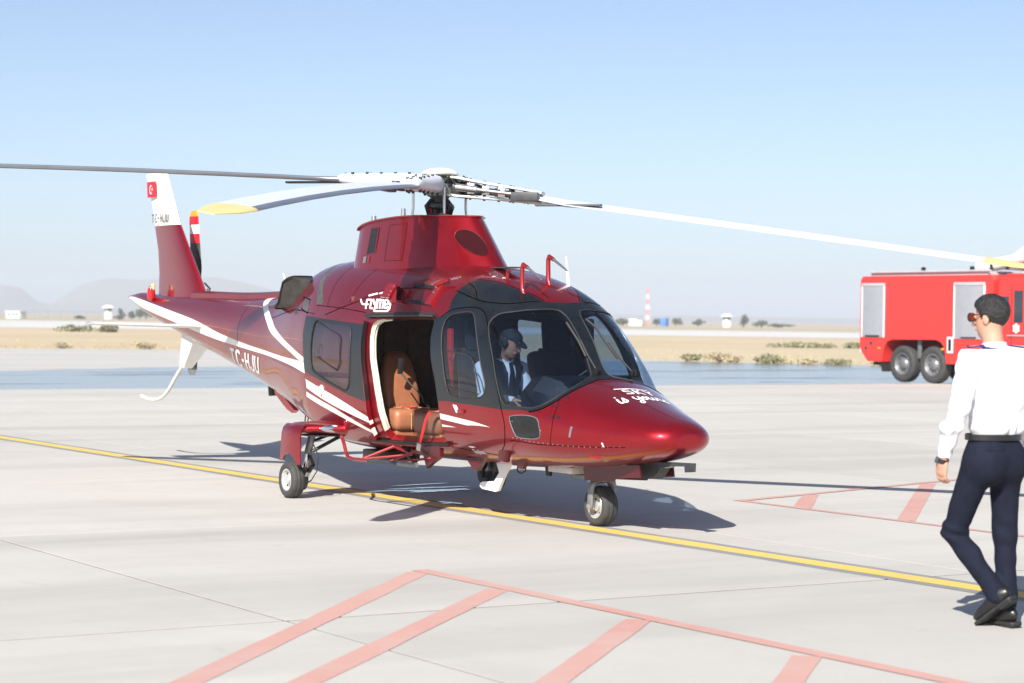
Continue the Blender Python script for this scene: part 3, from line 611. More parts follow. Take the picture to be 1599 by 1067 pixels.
# ---- exhaust stubs
for s_ in (-1, 1):
    mb = MB(); A = []
    for t, dx in ((0, 0), (.35, -.14), (.75, -.30), (1, -.40)):
        cx_, cy_, cz_ = -.92+dx*1.05, s_*(.36+.10*t), 1.93+.015*t; hw, hh = .13+.01*t, .145+.012*t
        A.append([(cx_-.14*t*math.sin(a)*-1.0 if False else cx_ + .22*t*math.sin(a), cy_+hw*math.copysign(abs(math.cos(a))**.3, math.cos(a)), cz_+hh*math.copysign(abs(math.sin(a))**.3, math.sin(a))) for a in np.linspace(0, 2*math.pi, 28, endpoint=False)])
    mb.loft(A, cap=False); mb.loft([[(x-.0, cy_+(y-cy_)*.93, 1.945+(z-1.945)*.93) for x, y, z in r_] for r_ in A[::-1]], cap=False)
    mb.build('exhaust_stub', M['exh'], heli, True, 60)
    mb = MB(); mb.tube([Vector(p) for p in A[-1]]+[Vector(A[-1][0])], .014, 6, cap=False); mb.build('exhaust_lip', M['oily'], heli)
# ---- tail boom spine, fin, ventral fin, stabiliser
mb = MB(); R_ = []
for x in np.linspace(-2.2, -4.75, 14):
    z = float(FS['zt'](x)); wd = .10; R_.append([(x, -wd, z-.10), (x, -wd*.95, z+.035), (x, -wd*.6, z+.06), (x, wd*.6, z+.06), (x, wd*.95, z+.035), (x, wd, z-.10)])
mb.loft(R_); mb.build('drive_shaft_cover', M['red'], heli, True, 35)
for x in (-2.8, -3.4, -4.0):
    pass
tail = empty('tail_fin', (-5.2, 0, 1.9), parent=heli)
def foil(n=14):
    t = (1-np.cos(np.linspace(0, math.pi, n)))/2; y = .6*(.2969*np.sqrt(t)-.126*t-.3516*t*t+.2843*t**3-.1015*t**4)*5/3
    return list(zip(t, y))+[(a, -b) for a, b in list(zip(t, y))[1:-1][::-1]]
def wing(secs, m, name, par_, matpick=None, ax='z', loc=(0, 0, 0), mats=None):
    """secs: (leading edge x, chord, span pos, thickness ratio)"""
    mb = MB(); R_ = []
    fo = foil()
    for le, ch, sp, th in secs:
        R_.append([(le-ch*a-loc[0], b*ch*th/.2-loc[1], sp-loc[2]) if ax == 'z' else (le-ch*a-loc[0], sp[0]-loc[1], sp[1]+b*ch*th/.2-loc[2]) for a, b in fo])
    mb.loft(R_)
    if matpick:
        n = len(fo); mb.m = [matpick(i//n) if i < n*(len(secs)-1) else matpick(0 if i == n*(len(secs)-1) else len(secs)-2) for i in range(len(mb.f))]
        return mb.build(name, mats, par_, True, 50)
    return mb.build(name, m, par_, True, 50)
wing([(-4.38, 1.58, 1.80, .11), (-4.56, 1.36, 1.98, .10), (-4.75, 1.16, 2.20, .10), (-5.02, .93, 2.48, .10), (-5.28, .78, 2.765, .10)], M['red'], 'fin_root', tail, loc=(-5.2, 0, 1.9))
wing([(-5.28, .78, 2.765, .10), (-5.40, .715, 2.95, .10), (-5.62, .66, 3.28, .095), (-5.69, .66, 3.385, .09), (-5.72, .60, 3.405, .05)], M['white'], 'fin_tip', tail, loc=(-5.2, 0, 1.9))
mb = MB(); mb.lathe([(.001, .10), (.03, .085), (.047, .04), (.05, 0), (.045, -.05), (.02, -.08), (.001, -.085)], (-5.80+5.2, -.145, 1.95-1.9), (0, 0, 1), 20); mb.build('beacon_lamp', M['lampred'], tail)
mb = MB(); mb.lathe([(0, .02), (.02, .018), (.024, 0), (.024, -.05)], (-5.78+5.2, -.13, 2.05-1.9), (0, 0, 1), 14); mb.build('beacon_base', M['yellow'], tail)
# ventral fin with tail skid
vent = empty('ventral_fin', (-4.9, 0, 1.3), parent=heli)
mb = MB(); rg = []
for z, xa, xb, th in ((1.50, -4.28, -5.16, .055), (1.38, -4.42, -5.19, .05), (1.25, -4.62, -5.23, .042), (1.11, -4.88, -5.28, .036), (1.085, -4.93, -5.26, .02)):
    rg.append([(xa+.02, 0, z), (xa-.10, -th, z), ((xa+xb)/2, -th*1.1, z), (xb+.05, -th*.8, z), (xb, 0, z), (xb+.05, th*.8, z), ((xa+xb)/2, th*1.1, z), (xa-.10, th, z)])
mb.loft([[(x+4.9, y, z-1.3) for x, y, z in r] for r in rg]); mb.build('fin_blade', M['white'], vent, True, 50)
sk = catmull([(-5.10, 114), (-5.25, 106), (-5.43, 93), (-5.60, 80.5), (-5.78, 72), (-5.98, 68.5), (-6.20, 68.5), (-6.42, 71.5)], False, .03)
mb = MB(); mb.tube([(a+4.9, 0, b/100-1.3) for a, b in sk], [.022]*(len(sk)-3)+[.024, .022, .012], 10); mb.build('tail_skid', M['white'], vent)
# stabiliser
stab = empty('stabiliser', (-4.3, 0, 1.59), parent=heli)
for s_ in (-1, 1):
    wing([(-4.02, .56, (s_*.15, 1.58), .085), (-4.10, .52, (s_*.6, 1.585), .08), (-4.22, .44, (s_*1.42, 1.60), .08), (-4.25, .38, (s_*1.45, 1.60), .03)], M['white'], 'stabiliser_panel', stab, ax='y', loc=(-4.3, 0, 1.59))
    mb = MB(); mb.tube([(.05, s_*1.455, .01), (-.10, s_*1.46, .01), (-.22, s_*1.455, .01)], [.008, .022, .008], 8); mb.build('tip_lamp', M['lens'], stab)
# ---- tail rotor on the port side of the fin
tr = empty('tail_rotor', (-5.62, .40, 1.97), parent=heli)
mb = MB(); mb.lathe([(.05, -.42), (.05, -.1), (.075, -.08), (.08, .03), (.05, .06), (.001, .065)], (0, 0, 0), (0, 1, 0), 18); mb.build('rotor_hub', M['dgrey'], tr)
for s_, tilt in ((1, -9), (-1, -9)):
    segs = [(.10, .30, 3), (.30, .47, 3), (.47, .55, 0), (.55, .68, 1), (.68, .81, 0), (.81, .88, 1), (.88, .975, 0), (.975, 1.0, 0)]
    mb = MB(); fo = foil(9); zs = [.10, .30, .47, .60, .71, .82, .92, .99]; R_ = []
    for z in zs:
        ch = .085+.115*min(1, (z-.1)/.15) if z < .25 else .20; ch = .13 if z > .985 else ch; an = R(22-14*z)
        ring_ = []
        for a, b in fo:
            u, v_ = (.3-a)*ch, b*ch*.6; x, y = u*math.cos(an)-v_*math.sin(an), u*math.sin(an)+v_*math.cos(an); ring_.append((x*1 + z*math.sin(R(tilt)), y, s_*z))
        R_.append(ring_)
    mb.loft(R_); n = len(fo); pick = [3, 3, 3, 1, 0, 1, 2]
    mb.m = [pick[i//n] if i < n*(len(zs)-1) else 2 for i in range(len(mb.f))]
    mb.build('tail_blade', [M['white'], M['flagred'], M['orange'], M['dgrey']] if s_ > 0 else [M['mgrey'], M['dgrey'], M['mgrey'], M['dgrey']], tr, True, 50)  # lower blade: shade painted in as greys instead of the same stripes
    mb = MB(); mb.tube([(0, .06, s_*.12), (.08, .10, s_*.05), (.09, .06, -s_*.05)], .012, 8); mb.build('pitch_link', M['steel'], tr)
# ---- main rotor
rot = empty('main_rotor', (HX, 0, 2.95), parent=heli)
def zcurve(c): return lambda r: c[0]*r+c[1]*r*r
BL = {'a': (223, (.062, -.0035)), 'b': (314.0, (-.055, -.008)), 'c': (43, (-.128, -.001)), 'd': (132.5, (.020, -.001))}
fo = foil(12)
for key, (az, cv) in BL.items():
    zc = zcurve(cv); er = Vector((math.cos(R(az)), math.sin(R(az)), 0)); el = Vector((-math.sin(R(az)), math.cos(R(az)), 0)); up = Vector((0, 0, 1))
    bl = empty('rotor_blade', (0, 0, 0), parent=rot) if False else None
    rs = [.86, 1.0, 1.25, 1.6, 2.2, 3.0, 3.8, 4.5, 4.97, 5.0, 5.2, 5.36, 5.47, 5.5]; mb = MB(); R_ = []
    for r in rs:
        ch = .17 if r < .9 else (.24 if r < 1.1 else .335); le = .10 if r > 1.1 else ch*.42; th = .34 if r < .9 else (.2 if r < 1.1 else .115)
        if r > 5.1: t = (r-5.1)/.4; ch = .335-.20*t**1.5; le = .10-.13*t**1.5; th = .10
        an = R({'a': 2, 'b': -9, 'c': 10, 'd': 2}[key]); ring_ = []
        for a, b in fo:
            u, v_ = le-a*ch, b*ch*th/.2; p = er*r+el*(u*math.cos(an)-v_*math.sin(an))+up*(zc(r)+u*math.sin(an)+v_*math.cos(an)); ring_.append(p)
        R_.append(ring_)
    mb.loft(R_); n = len(fo); mi = []
    for i in range(len(mb.f)):
        if i >= n*(len(rs)-1): mi.append(3 if i > n*(len(rs)-1) else 0); continue
        s_, k = divmod(i, n); upper = k < n//2
        if rs[s_] >= 4.999: mi.append(3)
        elif k < 3 or k >= n-3: mi.append(2)
        else: mi.append(0 if upper else 1)
    mb.m = mi; bl = mb.build('rotor_blade', [M['btop'], M['bbot'], M['bedge'], M['yellow']], rot, True, 50)
    # cuff, damper and bolts
    if key in 'ab':
        mb = MB(); R_ = []
        for r, hw, hh in ((.10, .07, .055), (.18, .10, .085), (.30, .115, .09), (.55, .095, .075), (.80, .085, .062), (.93, .105, .05), (.98, .09, .035)):
            R_.append([er*r+el*(hw*math.copysign(abs(math.cos(a))**.8, math.cos(a)))+up*(zc(r)+.01+hh*math.copysign(abs(math.sin(a))**.8, math.sin(a))) for a in np.linspace(0, 2*math.pi, 20, endpoint=False)])
        mb.loft(R_); mb.build('blade_grip', M['btop'], bl, True, 60)
    else:
        for sg_ in (-1, 1):
            mb = MB(); R_ = []
            for r, hw, hh in ((.09, .075, .085), (.20, .11, .085), (.34, .105, .075), (.60, .082, .062), (.82, .088, .055), (.94, .10, .05), (1.0, .07, .046)):
                zc_ = zc(r)+.005+sg_*hh; R_.append([er*r+el*(hw*math.copysign(abs(math.cos(a))**.5, math.cos(a)))+up*(zc_+.014*math.copysign(abs(math.sin(a))**.5, math.sin(a))) for a in np.linspace(0, 2*math.pi, 16, endpoint=False)])
            mb.loft(R_); mb.build('grip_plate', M['hubw'], bl, True, 50)
        mb = MB(); mb.tube([er*.14+up*zc(.14), er*.24+up*zc(.24), er*.26+up*zc(.26), er*.40+up*zc(.4), er*.42+up*zc(.42), er*.78+up*zc(.78)], [.06, .062, .048, .048, .034, .034], 14); mb.build('elastomeric_bearing', M['dgrey'], bl)
        mb = MB(); mb.box(er*.90+up*(zc(.90)+.005), (.16, .13, .085), Matrix.Rotation(R(az), 4, 'Z'), bev=.015); mb.build('root_block', M['mgrey'], bl)
        for r, u, hh_ in ((.33, -.085, .05), (.47, -.075, .04), (.62, -.07, .045), (.33, .085, .05), (.55, .075, .04)):
            mb = MB(); mb.box(er*r+el*u+up*(zc(r)+.005), (.07, .035, hh_*2), Matrix.Rotation(R(az+12), 4, 'Z'), bev=.006); mb.build('grip_spacer', M['steel'] if u < 0 else M['mgrey'], bl)
        mb = MB(); mb.tube([er*.30+el*-.12+up*(zc(.3)+.03), er*.45+el*-.135+up*(zc(.45)-.02), er*.62+el*-.12+up*(zc(.62)+.03)], .007, 6); mb.build('hydraulic_line', M['rub'], bl)
    for r, u in ((.28, .06), (.28, -.06), (.42, .05), (.56, .05), (.70, -.05), (.70, .05), (.84, .06), (.84, -.06), (.93, 0)):
        hh_ = float(np.interp(r, [.18, .30, .55, .80, .93], [.085, .09, .075, .062, .05])); z0 = zc(r)+.005+hh_*.92; mb = MB(); mb.lathe([(0, .018), (.013, .016), (.016, .006), (.016, -1.9*hh_), (.010, -1.9*hh_-.014), (0, -1.9*hh_-.015)], er*r+el*u+up*z0, up, 10); mb.build('grip_bolt', M['oily'], bl)
    mb = MB(); q = er*.20+el*-.13+up*(zc(.2)+.0); q2 = er*.78+el*-.15+up*(zc(.78)+.005); mb.tube([q, q+(q2-q)*.35, q+(q2-q)*.36, q2], [.034, .034, .018, .018], 10); mb.build('lag_damper', M['steel'], bl)
    mb = MB(); mb.box(er*.86+el*-.14+up*(zc(.86)-.005), (.26, .055, .085), Matrix.Rotation(R(az), 4, 'Z'), bev=.012); mb.build('damper_end', M['dgrey'], bl)
    mb = MB(); mb.box(er*1.28+el*-.16+up*(zc(1.28)-.03), (.62, .07, .02), Matrix.Rotation(R(az), 4, 'Z'), bev=.004); mb.build('trim_tab', M['bbot'], bl)
mb = MB(); mb.lathe([(.001, .165), (.10, .155), (.165, .125), (.178, .105), (.17, .095), (.05, .09), (.045, .02), (.11, .01), (.13, -.05), (.12, -.10), (.075, -.12)], (0, 0, 0), (0, 0, 1), 36); mb.m = [0 if i < 36*5 else 1 for i in range(len(mb.f))]
mb.build('hub_cap', [M['cap'], M['mgrey']], rot)
mb = MB(); mb.lathe([(.09, -.10), (.085, -.16), (.12, -.17), (.13, -.22), (.10, -.23), (.11, -.28), (.13, -.29), (.13, -.36), (.16, -.37), (.16, -.48)], (0, 0, 0), (0, 0, 1), 28); mb.build('rotor_mast', M['oily'], rot)
mb = MB(); mb.lathe([(.115, -.17), (.135, -.18), (.135, -.21), (.115, -.22)], (0, 0, 0), (0, 0, 1), 24); mb.build('swashplate_ring', M['dgrey'], rot)
for k in range(8):
    a = R(k*45+10); mb = MB(); mb.box((.105*math.cos(a), .105*math.sin(a), -.25), (.03, .03, .10), a, bev=.005); mb.build('mast_lug', M['seam'] if k % 3 else M['strap'], rot)
for az in (70, 160, 250, 340):
    a = R(az); mb = MB(); mb.tube([(.26*math.cos(a), .26*math.sin(a), -.31), (.25*math.cos(a), .25*math.sin(a), -.22), (.25*math.cos(a), .25*math.sin(a), -.03)], [.010, .013, .013], 8); mb.build('pitch_link', M['steel'], rot)
    mb = MB(); mb.tube([(.10*math.cos(a+.5), .10*math.sin(a+.5), -.14), (.16*math.cos(a+.5), .16*math.sin(a+.5), -.20), (.13*math.cos(a+.5), .13*math.sin(a+.5), -.27)], .018, 8); mb.build('scissor_link', M['oily'], rot)
rr_ = random.Random(3)
for k in range(10):
    a = R(k*36+5); r = .13+.08*(k % 2); mb = MB(); mb.tube([(r*math.cos(a), r*math.sin(a), .0), (r*1.1*math.cos(a), r*1.1*math.sin(a), .07+.03*rr_.random()), (r*1.5*math.cos(a+.2), r*1.5*math.sin(a+.2), .02)], .007, 6); mb.build('hub_hose', M['rub'], rot)
for x_, y_, h_ in ((-.12, .12, .14), (.02, -.28, .05)):
    mb = MB(); mb.tube([(x_, y_, 2.60), (x_, y_, 2.63+h_)], [.03, .022], 10); mb.build('deck_fitting', M['steel'], heli)
mb = MB(); mb.tube([(1.30, -.10, 2.63), (1.15, -.18, 2.66), (.95, -.22, 2.66)], .012, 6); mb.build('hose', M['rub'], heli)
# ================================================================ landing gear and everything under the belly
def wheel(parent, loc, r, wd, name='wheel'):
    wroot = empty(name, loc, parent=parent)
    mb = MB(); h = wd/2; prof = [(r*.60, h*.82), (r*.70, h*.98), (r*.82, h*1.0), (r*.92, h*.88), (r*.975, h*.60), (r*.985, h*.36), (r*.965, h*.33), (r*.965, h*.28), (r*.99, h*.25), (r, 0)]
    prof = prof+[(a, -b) for a, b in prof[:-1][::-1]]; mb.lathe(prof, (0, 0, 0), (0, 1, 0), 44); mb.build('tyre', M['tyre'], wroot, True, 60)
    for s_ in (-1, 1):
        mb = MB(); mb.lathe([(r*.62, s_*h*.80), (r*.60, s_*h*.86), (r*.53, s_*h*.84), (r*.50, s_*h*.60), (r*.44, s_*h*.40), (r*.26, s_*h*.46), (r*.24, s_*h*.72), (r*.17, s_*h*.78), (0, s_*h*.78)], (0, 0, 0), (0, 1, 0), 36); mb.build('rim', M['rim'], wroot, True, 45)
        for k in range(6):
            a = k*math.pi/3; mb = MB(); mb.lathe([(0, .006), (.009, .006), (.010, -.01)], (r*.37*math.cos(a), s_*(h*.43), r*.37*math.sin(a)), (0, s_, 0), 8); mb.build('wheel_nut', M['dgrey'], wroot)
    return wroot
for s_ in (-1, 1):
    g = empty('main_gear', (0, s_*1.05, 0), parent=heli)
    wheel(g, (0, s_*.06, .172), .172, .135)
    Y = s_
    # strut, trailing arm, brake
    mb = MB(); mb.tube([(.12, -Y*.10, .66), (.06, -Y*.075, .42)], .036, 12); mb.build('strut_cylinder', M['mgrey'], g)
    mb = MB(); mb.tube([(.07, -Y*.08, .45), (.02, -Y*.06, .24)], .022, 12); mb.build('strut_piston', M['chrome'], g)
    mb = MB(); mb.tube([(0, -Y*.09, .172), (0, Y*.02, .172)], .035, 14); mb.tube([(.02, -Y*.06, .26), (0, -Y*.07, .17)], .03, 10); mb.build('axle', M['dgrey'], g)
    mb = MB(); mb.lathe([(.02, -.02), (.10, -.02), (.105, .0), (.10, .02), (.02, .02)], (0, -Y*.045, .172), (0, 1, 0), 28); mb.build('brake_disc', M['dgrey'], g)
    mb = MB(); mb.box((.07, -Y*.05, .24), (.09, .05, .07), Matrix.Rotation(R(35), 4, 'Y'), bev=.01); mb.build('brake_caliper', M['steel'], g)
    for (a, b) in (((.10, -Y*.07, .40), (.15, -Y*.08, .31)), ((.15, -Y*.08, .31), (.06, -Y*.075, .235))):
        mb = MB(); mb.tube([a, b], [.016, .02], 8, sx=1.6); mb.build('torque_link', M['oily'], g)
    mb = MB(); mb.tube([(.09, -Y*.12, .50), (.17, -Y*.13, .40), (.20, -Y*.10, .26), (.13, -Y*.08, .17), (.05, -Y*.07, .14)], .006, 6); mb.build('brake_hose', M['rub'], g)
    mb = MB(); mb.tube([(.10, -Y*.10, .44), (.20, -Y*.42, .62)], .017, 8); mb.build('drag_brace', M['oily'], g)
    mb = MB(); mb.tube([(.02, -Y*.10, .52), (-.10, -Y*.45, .60)], .014, 8); mb.build('drag_brace', M['oily'], g)
    # outer leg door: curved red plate with a scalloped foot
    mb = MB(); V = []; F = []; nx = 13; prof = []
    for i in range(nx):
        t = i/(nx-1); x = -.155+.41*t; foot = .325+.10*math.sin(math.pi*min(1, max(0, (t-.12)/.72)))**.8 if .12 < t < .84 else .325+(.02 if t < .12 else .0); xb = x*1.06-.012
        for j, tz in enumerate((0, .25, .5, .75, .9, 1.0)):
            z = foot+(.700-foot)*tz; xx = xb+(x*(.93)+.02-xb)*tz; y = -.105-.012*math.sin(math.pi*t)+(0.0 if tz < .8 else .05*((tz-.8)/.2)**2)
            V.append((xx, s_*(-y) if s_ > 0 else y, z))
    m_ = 6; F = [(i*m_+j, (i+1)*m_+j, (i+1)*m_+j+1, i*m_+j+1) for i in range(nx-1) for j in range(m_-1)]
    V2 = [(x, y-s_*.012, z) for x, y, z in V]; nV = len(V); F2 = [tuple(nV+k for k in f[::-1]) for f in F]
    bd = [i*m_ for i in range(nx)]+[(nx-1)*m_+j for j in range(1, m_)]+[i*m_+m_-1 for i in range(nx-2, -1, -1)]+[j for j in range(m_-2, 0, -1)]
    F3 = [(bd[k], bd[(k+1) % len(bd)], nV+bd[(k+1) % len(bd)], nV+bd[k]) for k in range(len(bd))]
    mb.add(V+V2, F+F2+F3); mb.build('leg_door', M['red'], g, True, 50)
    # sponson stub between leg door and hull
    mb = MB(); R_ = []
    for y, xa, xb, zc_, hh in ((.05, -.15, .235, .655, .045), (0, -.16, .26, .66, .055), (-.15, -.20, .34, .662, .06), (-.32, -.28, .42, .66, .068), (-.50, -.40, .52, .65, .085), (-.68, -.5, .62, .62, .12)):
        cx_, hw = (xa+xb)/2, (xb-xa)/2; R_.append([(cx_+hw*math.copysign(abs(math.cos(a))**.75, math.cos(a)), s_*y, zc_+hh*math.copysign(abs(math.sin(a))**.8, math.sin(a))) for a in np.linspace(0, 2*math.pi, 28, endpoint=False)])
    mb.loft(R_); mb.build('sponson', M['red'], g, True, 60)
    mb = MB(); mb.box((.06, s_*-.2, .592), (.44, .36, .012)); mb.build('sponson_floor', M['dgrey'], g)
    # landing lamp in the leading edge
    mb = MB(); R_ = []
    for k, t in enumerate(np.linspace(0, 1, 9)):
        y = -.07-.24*t; e = math.sin(math.pi*t)**.6 if 0 < t < 1 else .05; xl = .285+.45*(-y-.02)*.62
        R_.append([(xl+.018*e*math.cos(a)+.006, s_*y, .664+.036*e*math.sin(a)) for a in np.linspace(0, 2*math.pi, 14, endpoint=False)])
    mb.loft(R_); mb.build('lamp_bowl', M['chrome'], g)
    mb = MB(); mb.loft([[(x+.012, y, .664+(z-.664)*1.08) for x, y, z in r] for r in R_]); mb.build('lamp_lens', M['lens'], g)
    # bracket beside it and boarding step
    if s_ == -1:
        st = empty('boarding_step', (1.2, -.9, .43), parent=heli)
        def sp_(p): return (p[0]-1.2, p[1]+.9, p[2]-.43)
        mb = MB(); mb.tube([sp_(p) for p in ((.40, -.80, .60), (.60, -.90, .60), (.70, -.94, .585), (.755, -.95, .53), (.785, -.95, .47), (.83, -.95, .43), (.93, -.95, .418), (1.22, -.95, .424))], .017, 10); mb.build('step_tube', M['redg'], st)
        mb = MB(); mb.tube([sp_(p) for p in ((1.22, -.95, .424), (1.95, -.95, .436))], .0195, 10); mb.build('step_grip', M['dgrey'], st)
        mb = MB(); mb.tube([sp_(p) for p in ((1.78, -.95, .433), (2.10, -.95, .438))], .022, 10); mb.build('step_sleeve', M['mgrey'], st)
        for x0 in (1.10, 1.58):
            mb = MB(); mb.tube([sp_(p) for p in ((x0, -.945, .432), (x0+.10, -.68, .545))], .013, 8); mb.build('step_strut', M['redg'], st)
            mb = MB(); mb.tube([sp_(p) for p in ((x0+.01, -.945, .430), (x0+.34, -.62, .485))], .011, 8); mb.build('step_strut', M['redg'], st)
            mb = MB(); mb.tube([sp_(p) for p in ((x0+.10, -.68, .545), (x0+.34, -.62, .485))], .011, 8); mb.build('step_strut', M['redg'], st)
            mb = MB(); mb.box(sp_((x0+.22, -.62, .53)), (.12, .03, .09), Matrix.Rotation(R(30), 4, 'Y'), bev=.006); mb.build('step_bracket', M['seam'], st)
# ---- nose gear
ng = empty('nose_gear', (3.535, 0, 0), parent=heli)
wheel(ng, (0, 0, .170), .170, .150)
for s_ in (-1, 1):
    mb = MB(); mb.tube([(.02, s_*.035, .395), (.02, s_*.085, .37), (.01, s_*.105, .33), (0, s_*.105, .17)], [.032, .034, .030, .026], 10, sx=1.4); mb.build('wheel_fork', M['mgrey'], ng)
    mb = MB(); mb.lathe([(0, .02), (.02, .018), (.028, 0), (.028, -.02)], (0, s_*.115, .17), (0, s_, 0), 14); mb.build('axle_nut', M['steel'], ng)
mb = MB(); mb.tube([(.03, 0, .38), (.06, 0, .62)], [.045, .05], 14); mb.build('oleo_strut', M['mgrey'], ng)
mb = MB(); mb.tube([(.02, -.07, .385), (.02, .07, .385)], .03, 10); mb.build('fork_crown', M['mgrey'], ng)
for s_ in (-1, 1):
    mb = MB(); pl = [(-.02, .515), (.44, .535), (.78, .56), (.80, .46), (.60, .445), (.44, .425), (.42, .405), (0, .385)]
    mb.prism(pl, lambda a, b, d, s_=s_: (a, s_*(.155+d), b), 0, .014); mb.build('gear_door', M['maroon'], ng, True, 30)
mb = MB(); mb.prism([(.42, .43), (.80, .45), (.86, .50), (.90, .545), (1.02, .565), (1.22, .575), (1.225, .53), (1.235, .53), (1.24, .60), (.80, .585), (.44, .52)], lambda a, b, d: (a, d, b), -.05, .05); mb.build('front_gear_door', M['dgrey'], ng, True, 30)
mb = MB(); mb.tube([(.2, 0, .47), (1.0, 0, .57)], .018, 8); mb.build('retraction_rod', M['steel'], ng)
mb = MB(); mb.box((-.18, -.02, .40), (.36, .10, .03), bev=.008); mb.build('drag_link', M['mgrey'], ng)
# ---- belly fittings
mb = MB(); mb.prism([(2.42, .50), (2.70, .50), (2.58, .375), (2.47, .225), (2.43, .215), (2.21, .225), (2.17, .245), (2.18, .275), (2.22, .288), (2.41, .305), (2.49, .385)], lambda a, b, d: (a, -.34+d, b), -.014, .014); mb.build('blade_aerial', M['decal'], heli, True, 30)
def fin_plate(name, poly, y, m, th=.012, rx=0.0):
    mb = MB(); mb.prism(poly, lambda a, b, d: (a, y+d+(poly[0][1]-b)*rx, b), -th/2, th/2); return mb.build(name, M[m], heli, True, 30)
fin_plate('spade_fairing', [(1.70, .56), (2.02, .60), (2.04, .50), (1.88, .43), (1.80, .385)], -.66, 'maroon', .04)
fin_plate('jack_pad', [(2.20, .50), (2.52, .52), (2.40, .40), (2.34, .40)], -.50, 'maroon', .04)
fin_plate('jack_pad', [(2.92, .54), (3.12, .54), (3.06, .455), (3.00, .455)], -.46, 'maroon', .04)
fin_plate('short_aerial', [(2.86, .50), (2.98, .50), (2.95, .38), (2.89, .38)], -.12, 'oily', .02)
mb = MB(); mb.box((3.22, -.12, .455), (.36, .18, .055), bev=.01); mb.build('antenna_box', M['hubw'], heli)
mb = MB(); mb.tube([(2.70, -.30, .47), (2.72, -.31, .41), (2.78, -.31, .395), (2.83, -.30, .42), (2.84, -.3, .48)], .006, 6); mb.build('cable_loop', M['rub'], heli)
mb = MB(); mb.box((2.98, -.60, .60), (.13, .06, .17), Matrix.Rotation(R(12), 4, 'Y'), bev=.03); mb.build('hinge_cover', M['maroon'], heli)
mb = MB(); mb.lathe([(.0, .06), (.07, .05), (.075, .0), (.06, -.05)], (2.35, -.30, .44), (0, 0, -1), 16); mb.build('belly_drain', M['oily'], heli)
mb = MB(); mb.tube([(1.25, -.55, .48), (1.36, -.55, .42)], .035, 10); mb.build('tie_down_ring', M['oily'], heli)
mb = MB(); mb.box((.55, -.35, .42), (.5, .35, .10), bev=.02); mb.build('cargo_hook_box', M['oily'], heli)
mb = MB(); mb.tube([(-2.60, -.08, .98), (-2.58, -.08, .86)], .045, 12); mb.build('belly_lamp', M['oily'], heli)
fin_plate('marker_aerial', [(-2.42, .93), (-2.30, .92), (-1.92, .73), (-1.98, .70), (-2.10, .73), (-2.40, .89)], -.12, 'lampred', .05)
mb = MB(); mb.tube([(-1.55, -.2, .70), (-1.57, -.2, .62)], .008, 6); mb.build('drain_pipe', M['redg'], heli)
mb = MB(); mb.tube([(-1.45, -.22, .68), (-1.48, -.22, .58)], .008, 6); mb.build('drain_pipe', M['redg'], heli)
mb = MB(); mb.prism([(3.98, .63), (4.16, .635), (4.10, .60)], lambda a, b, d: (a, -.43+d+(a-4)*.42, b), -.03, .01); mb.build('pitot_guard', M['redg'], heli)
# ---- pitots and aerials on the roof
for x_, y_ in ((2.74, -.28), (2.62, .06)):
    mb = MB(); z0 = float(SP(x_, 68 if y_ < 0 else 86, -1)[2])-.02; mb.tube([(x_, y_, z0), (x_-.03, y_, z0+.06), (x_-.035, y_, z0+.235), (x_-.02, y_, z0+.26), (x_+.05, y_, z0+.235)], [.024, .021, .020, .022, .018], 10); mb.build('pitot_mast', M['redg'], heli)
    mb = MB(); mb.tube([(x_+.05, y_, z0+.235), (x_+.27, y_, z0+.135)], [.013, .008], 8); mb.build('pitot_tube', M['steel'], heli)
mb = MB(); mb.tube([(2.40, -.24, 2.0), (2.40, -.24, 2.115), (2.44, -.24, 2.125)], .014, 8); mb.build('temperature_probe', M['redg'], heli)
mb = MB(); mb.box((2.15, -.1, 2.16), (.36, .10, .012), bev=.004); mb.build('wire_guide', M['dgrey'], heli)
mb = MB(); mb.tube([(2.55, .30, 1.98), (2.47, .32, 2.26)], [.016, .006], 8); mb.build('whip_aerial', M['decal'], heli)
mb = MB(); mb.tube([(-2.40, 0, 1.95), (-2.52, 0, 2.16)], [.016, .007], 8); mb.build('whip_aerial', M['decal'], heli)
# ---- wipers
for pts in ([(3.50, -.03, 1.285), (3.396, -.05, 1.405), (3.308, -.07, 1.535), (3.171, -.10, 1.685)], [(3.49, .34, 1.27), (3.40, .27, 1.385), (3.32, .20, 1.52), (3.21, .17, 1.645), (3.14, .115, 1.715)]):
    wp = empty('wiper', (0, 0, 0), parent=heli)
    mb = MB(); mb.tube([pts[0], pts[1], pts[2]], .008, 6); mb.build('wiper_arm', M['rub'], wp)
    mb = MB(); mb.tube([tuple(np.array(p)+np.array([.006, -.03, .002])) for p in pts[1:]], .011, 6); mb.build('wiper_blade', M['rub'], wp)
    mb = MB(); mb.lathe([(0, .03), (.022, .028), (.026, 0), (.026, -.02)], pts[0], (.6, 0, .8), 12); mb.build('wiper_pivot', M['oily'], wp)
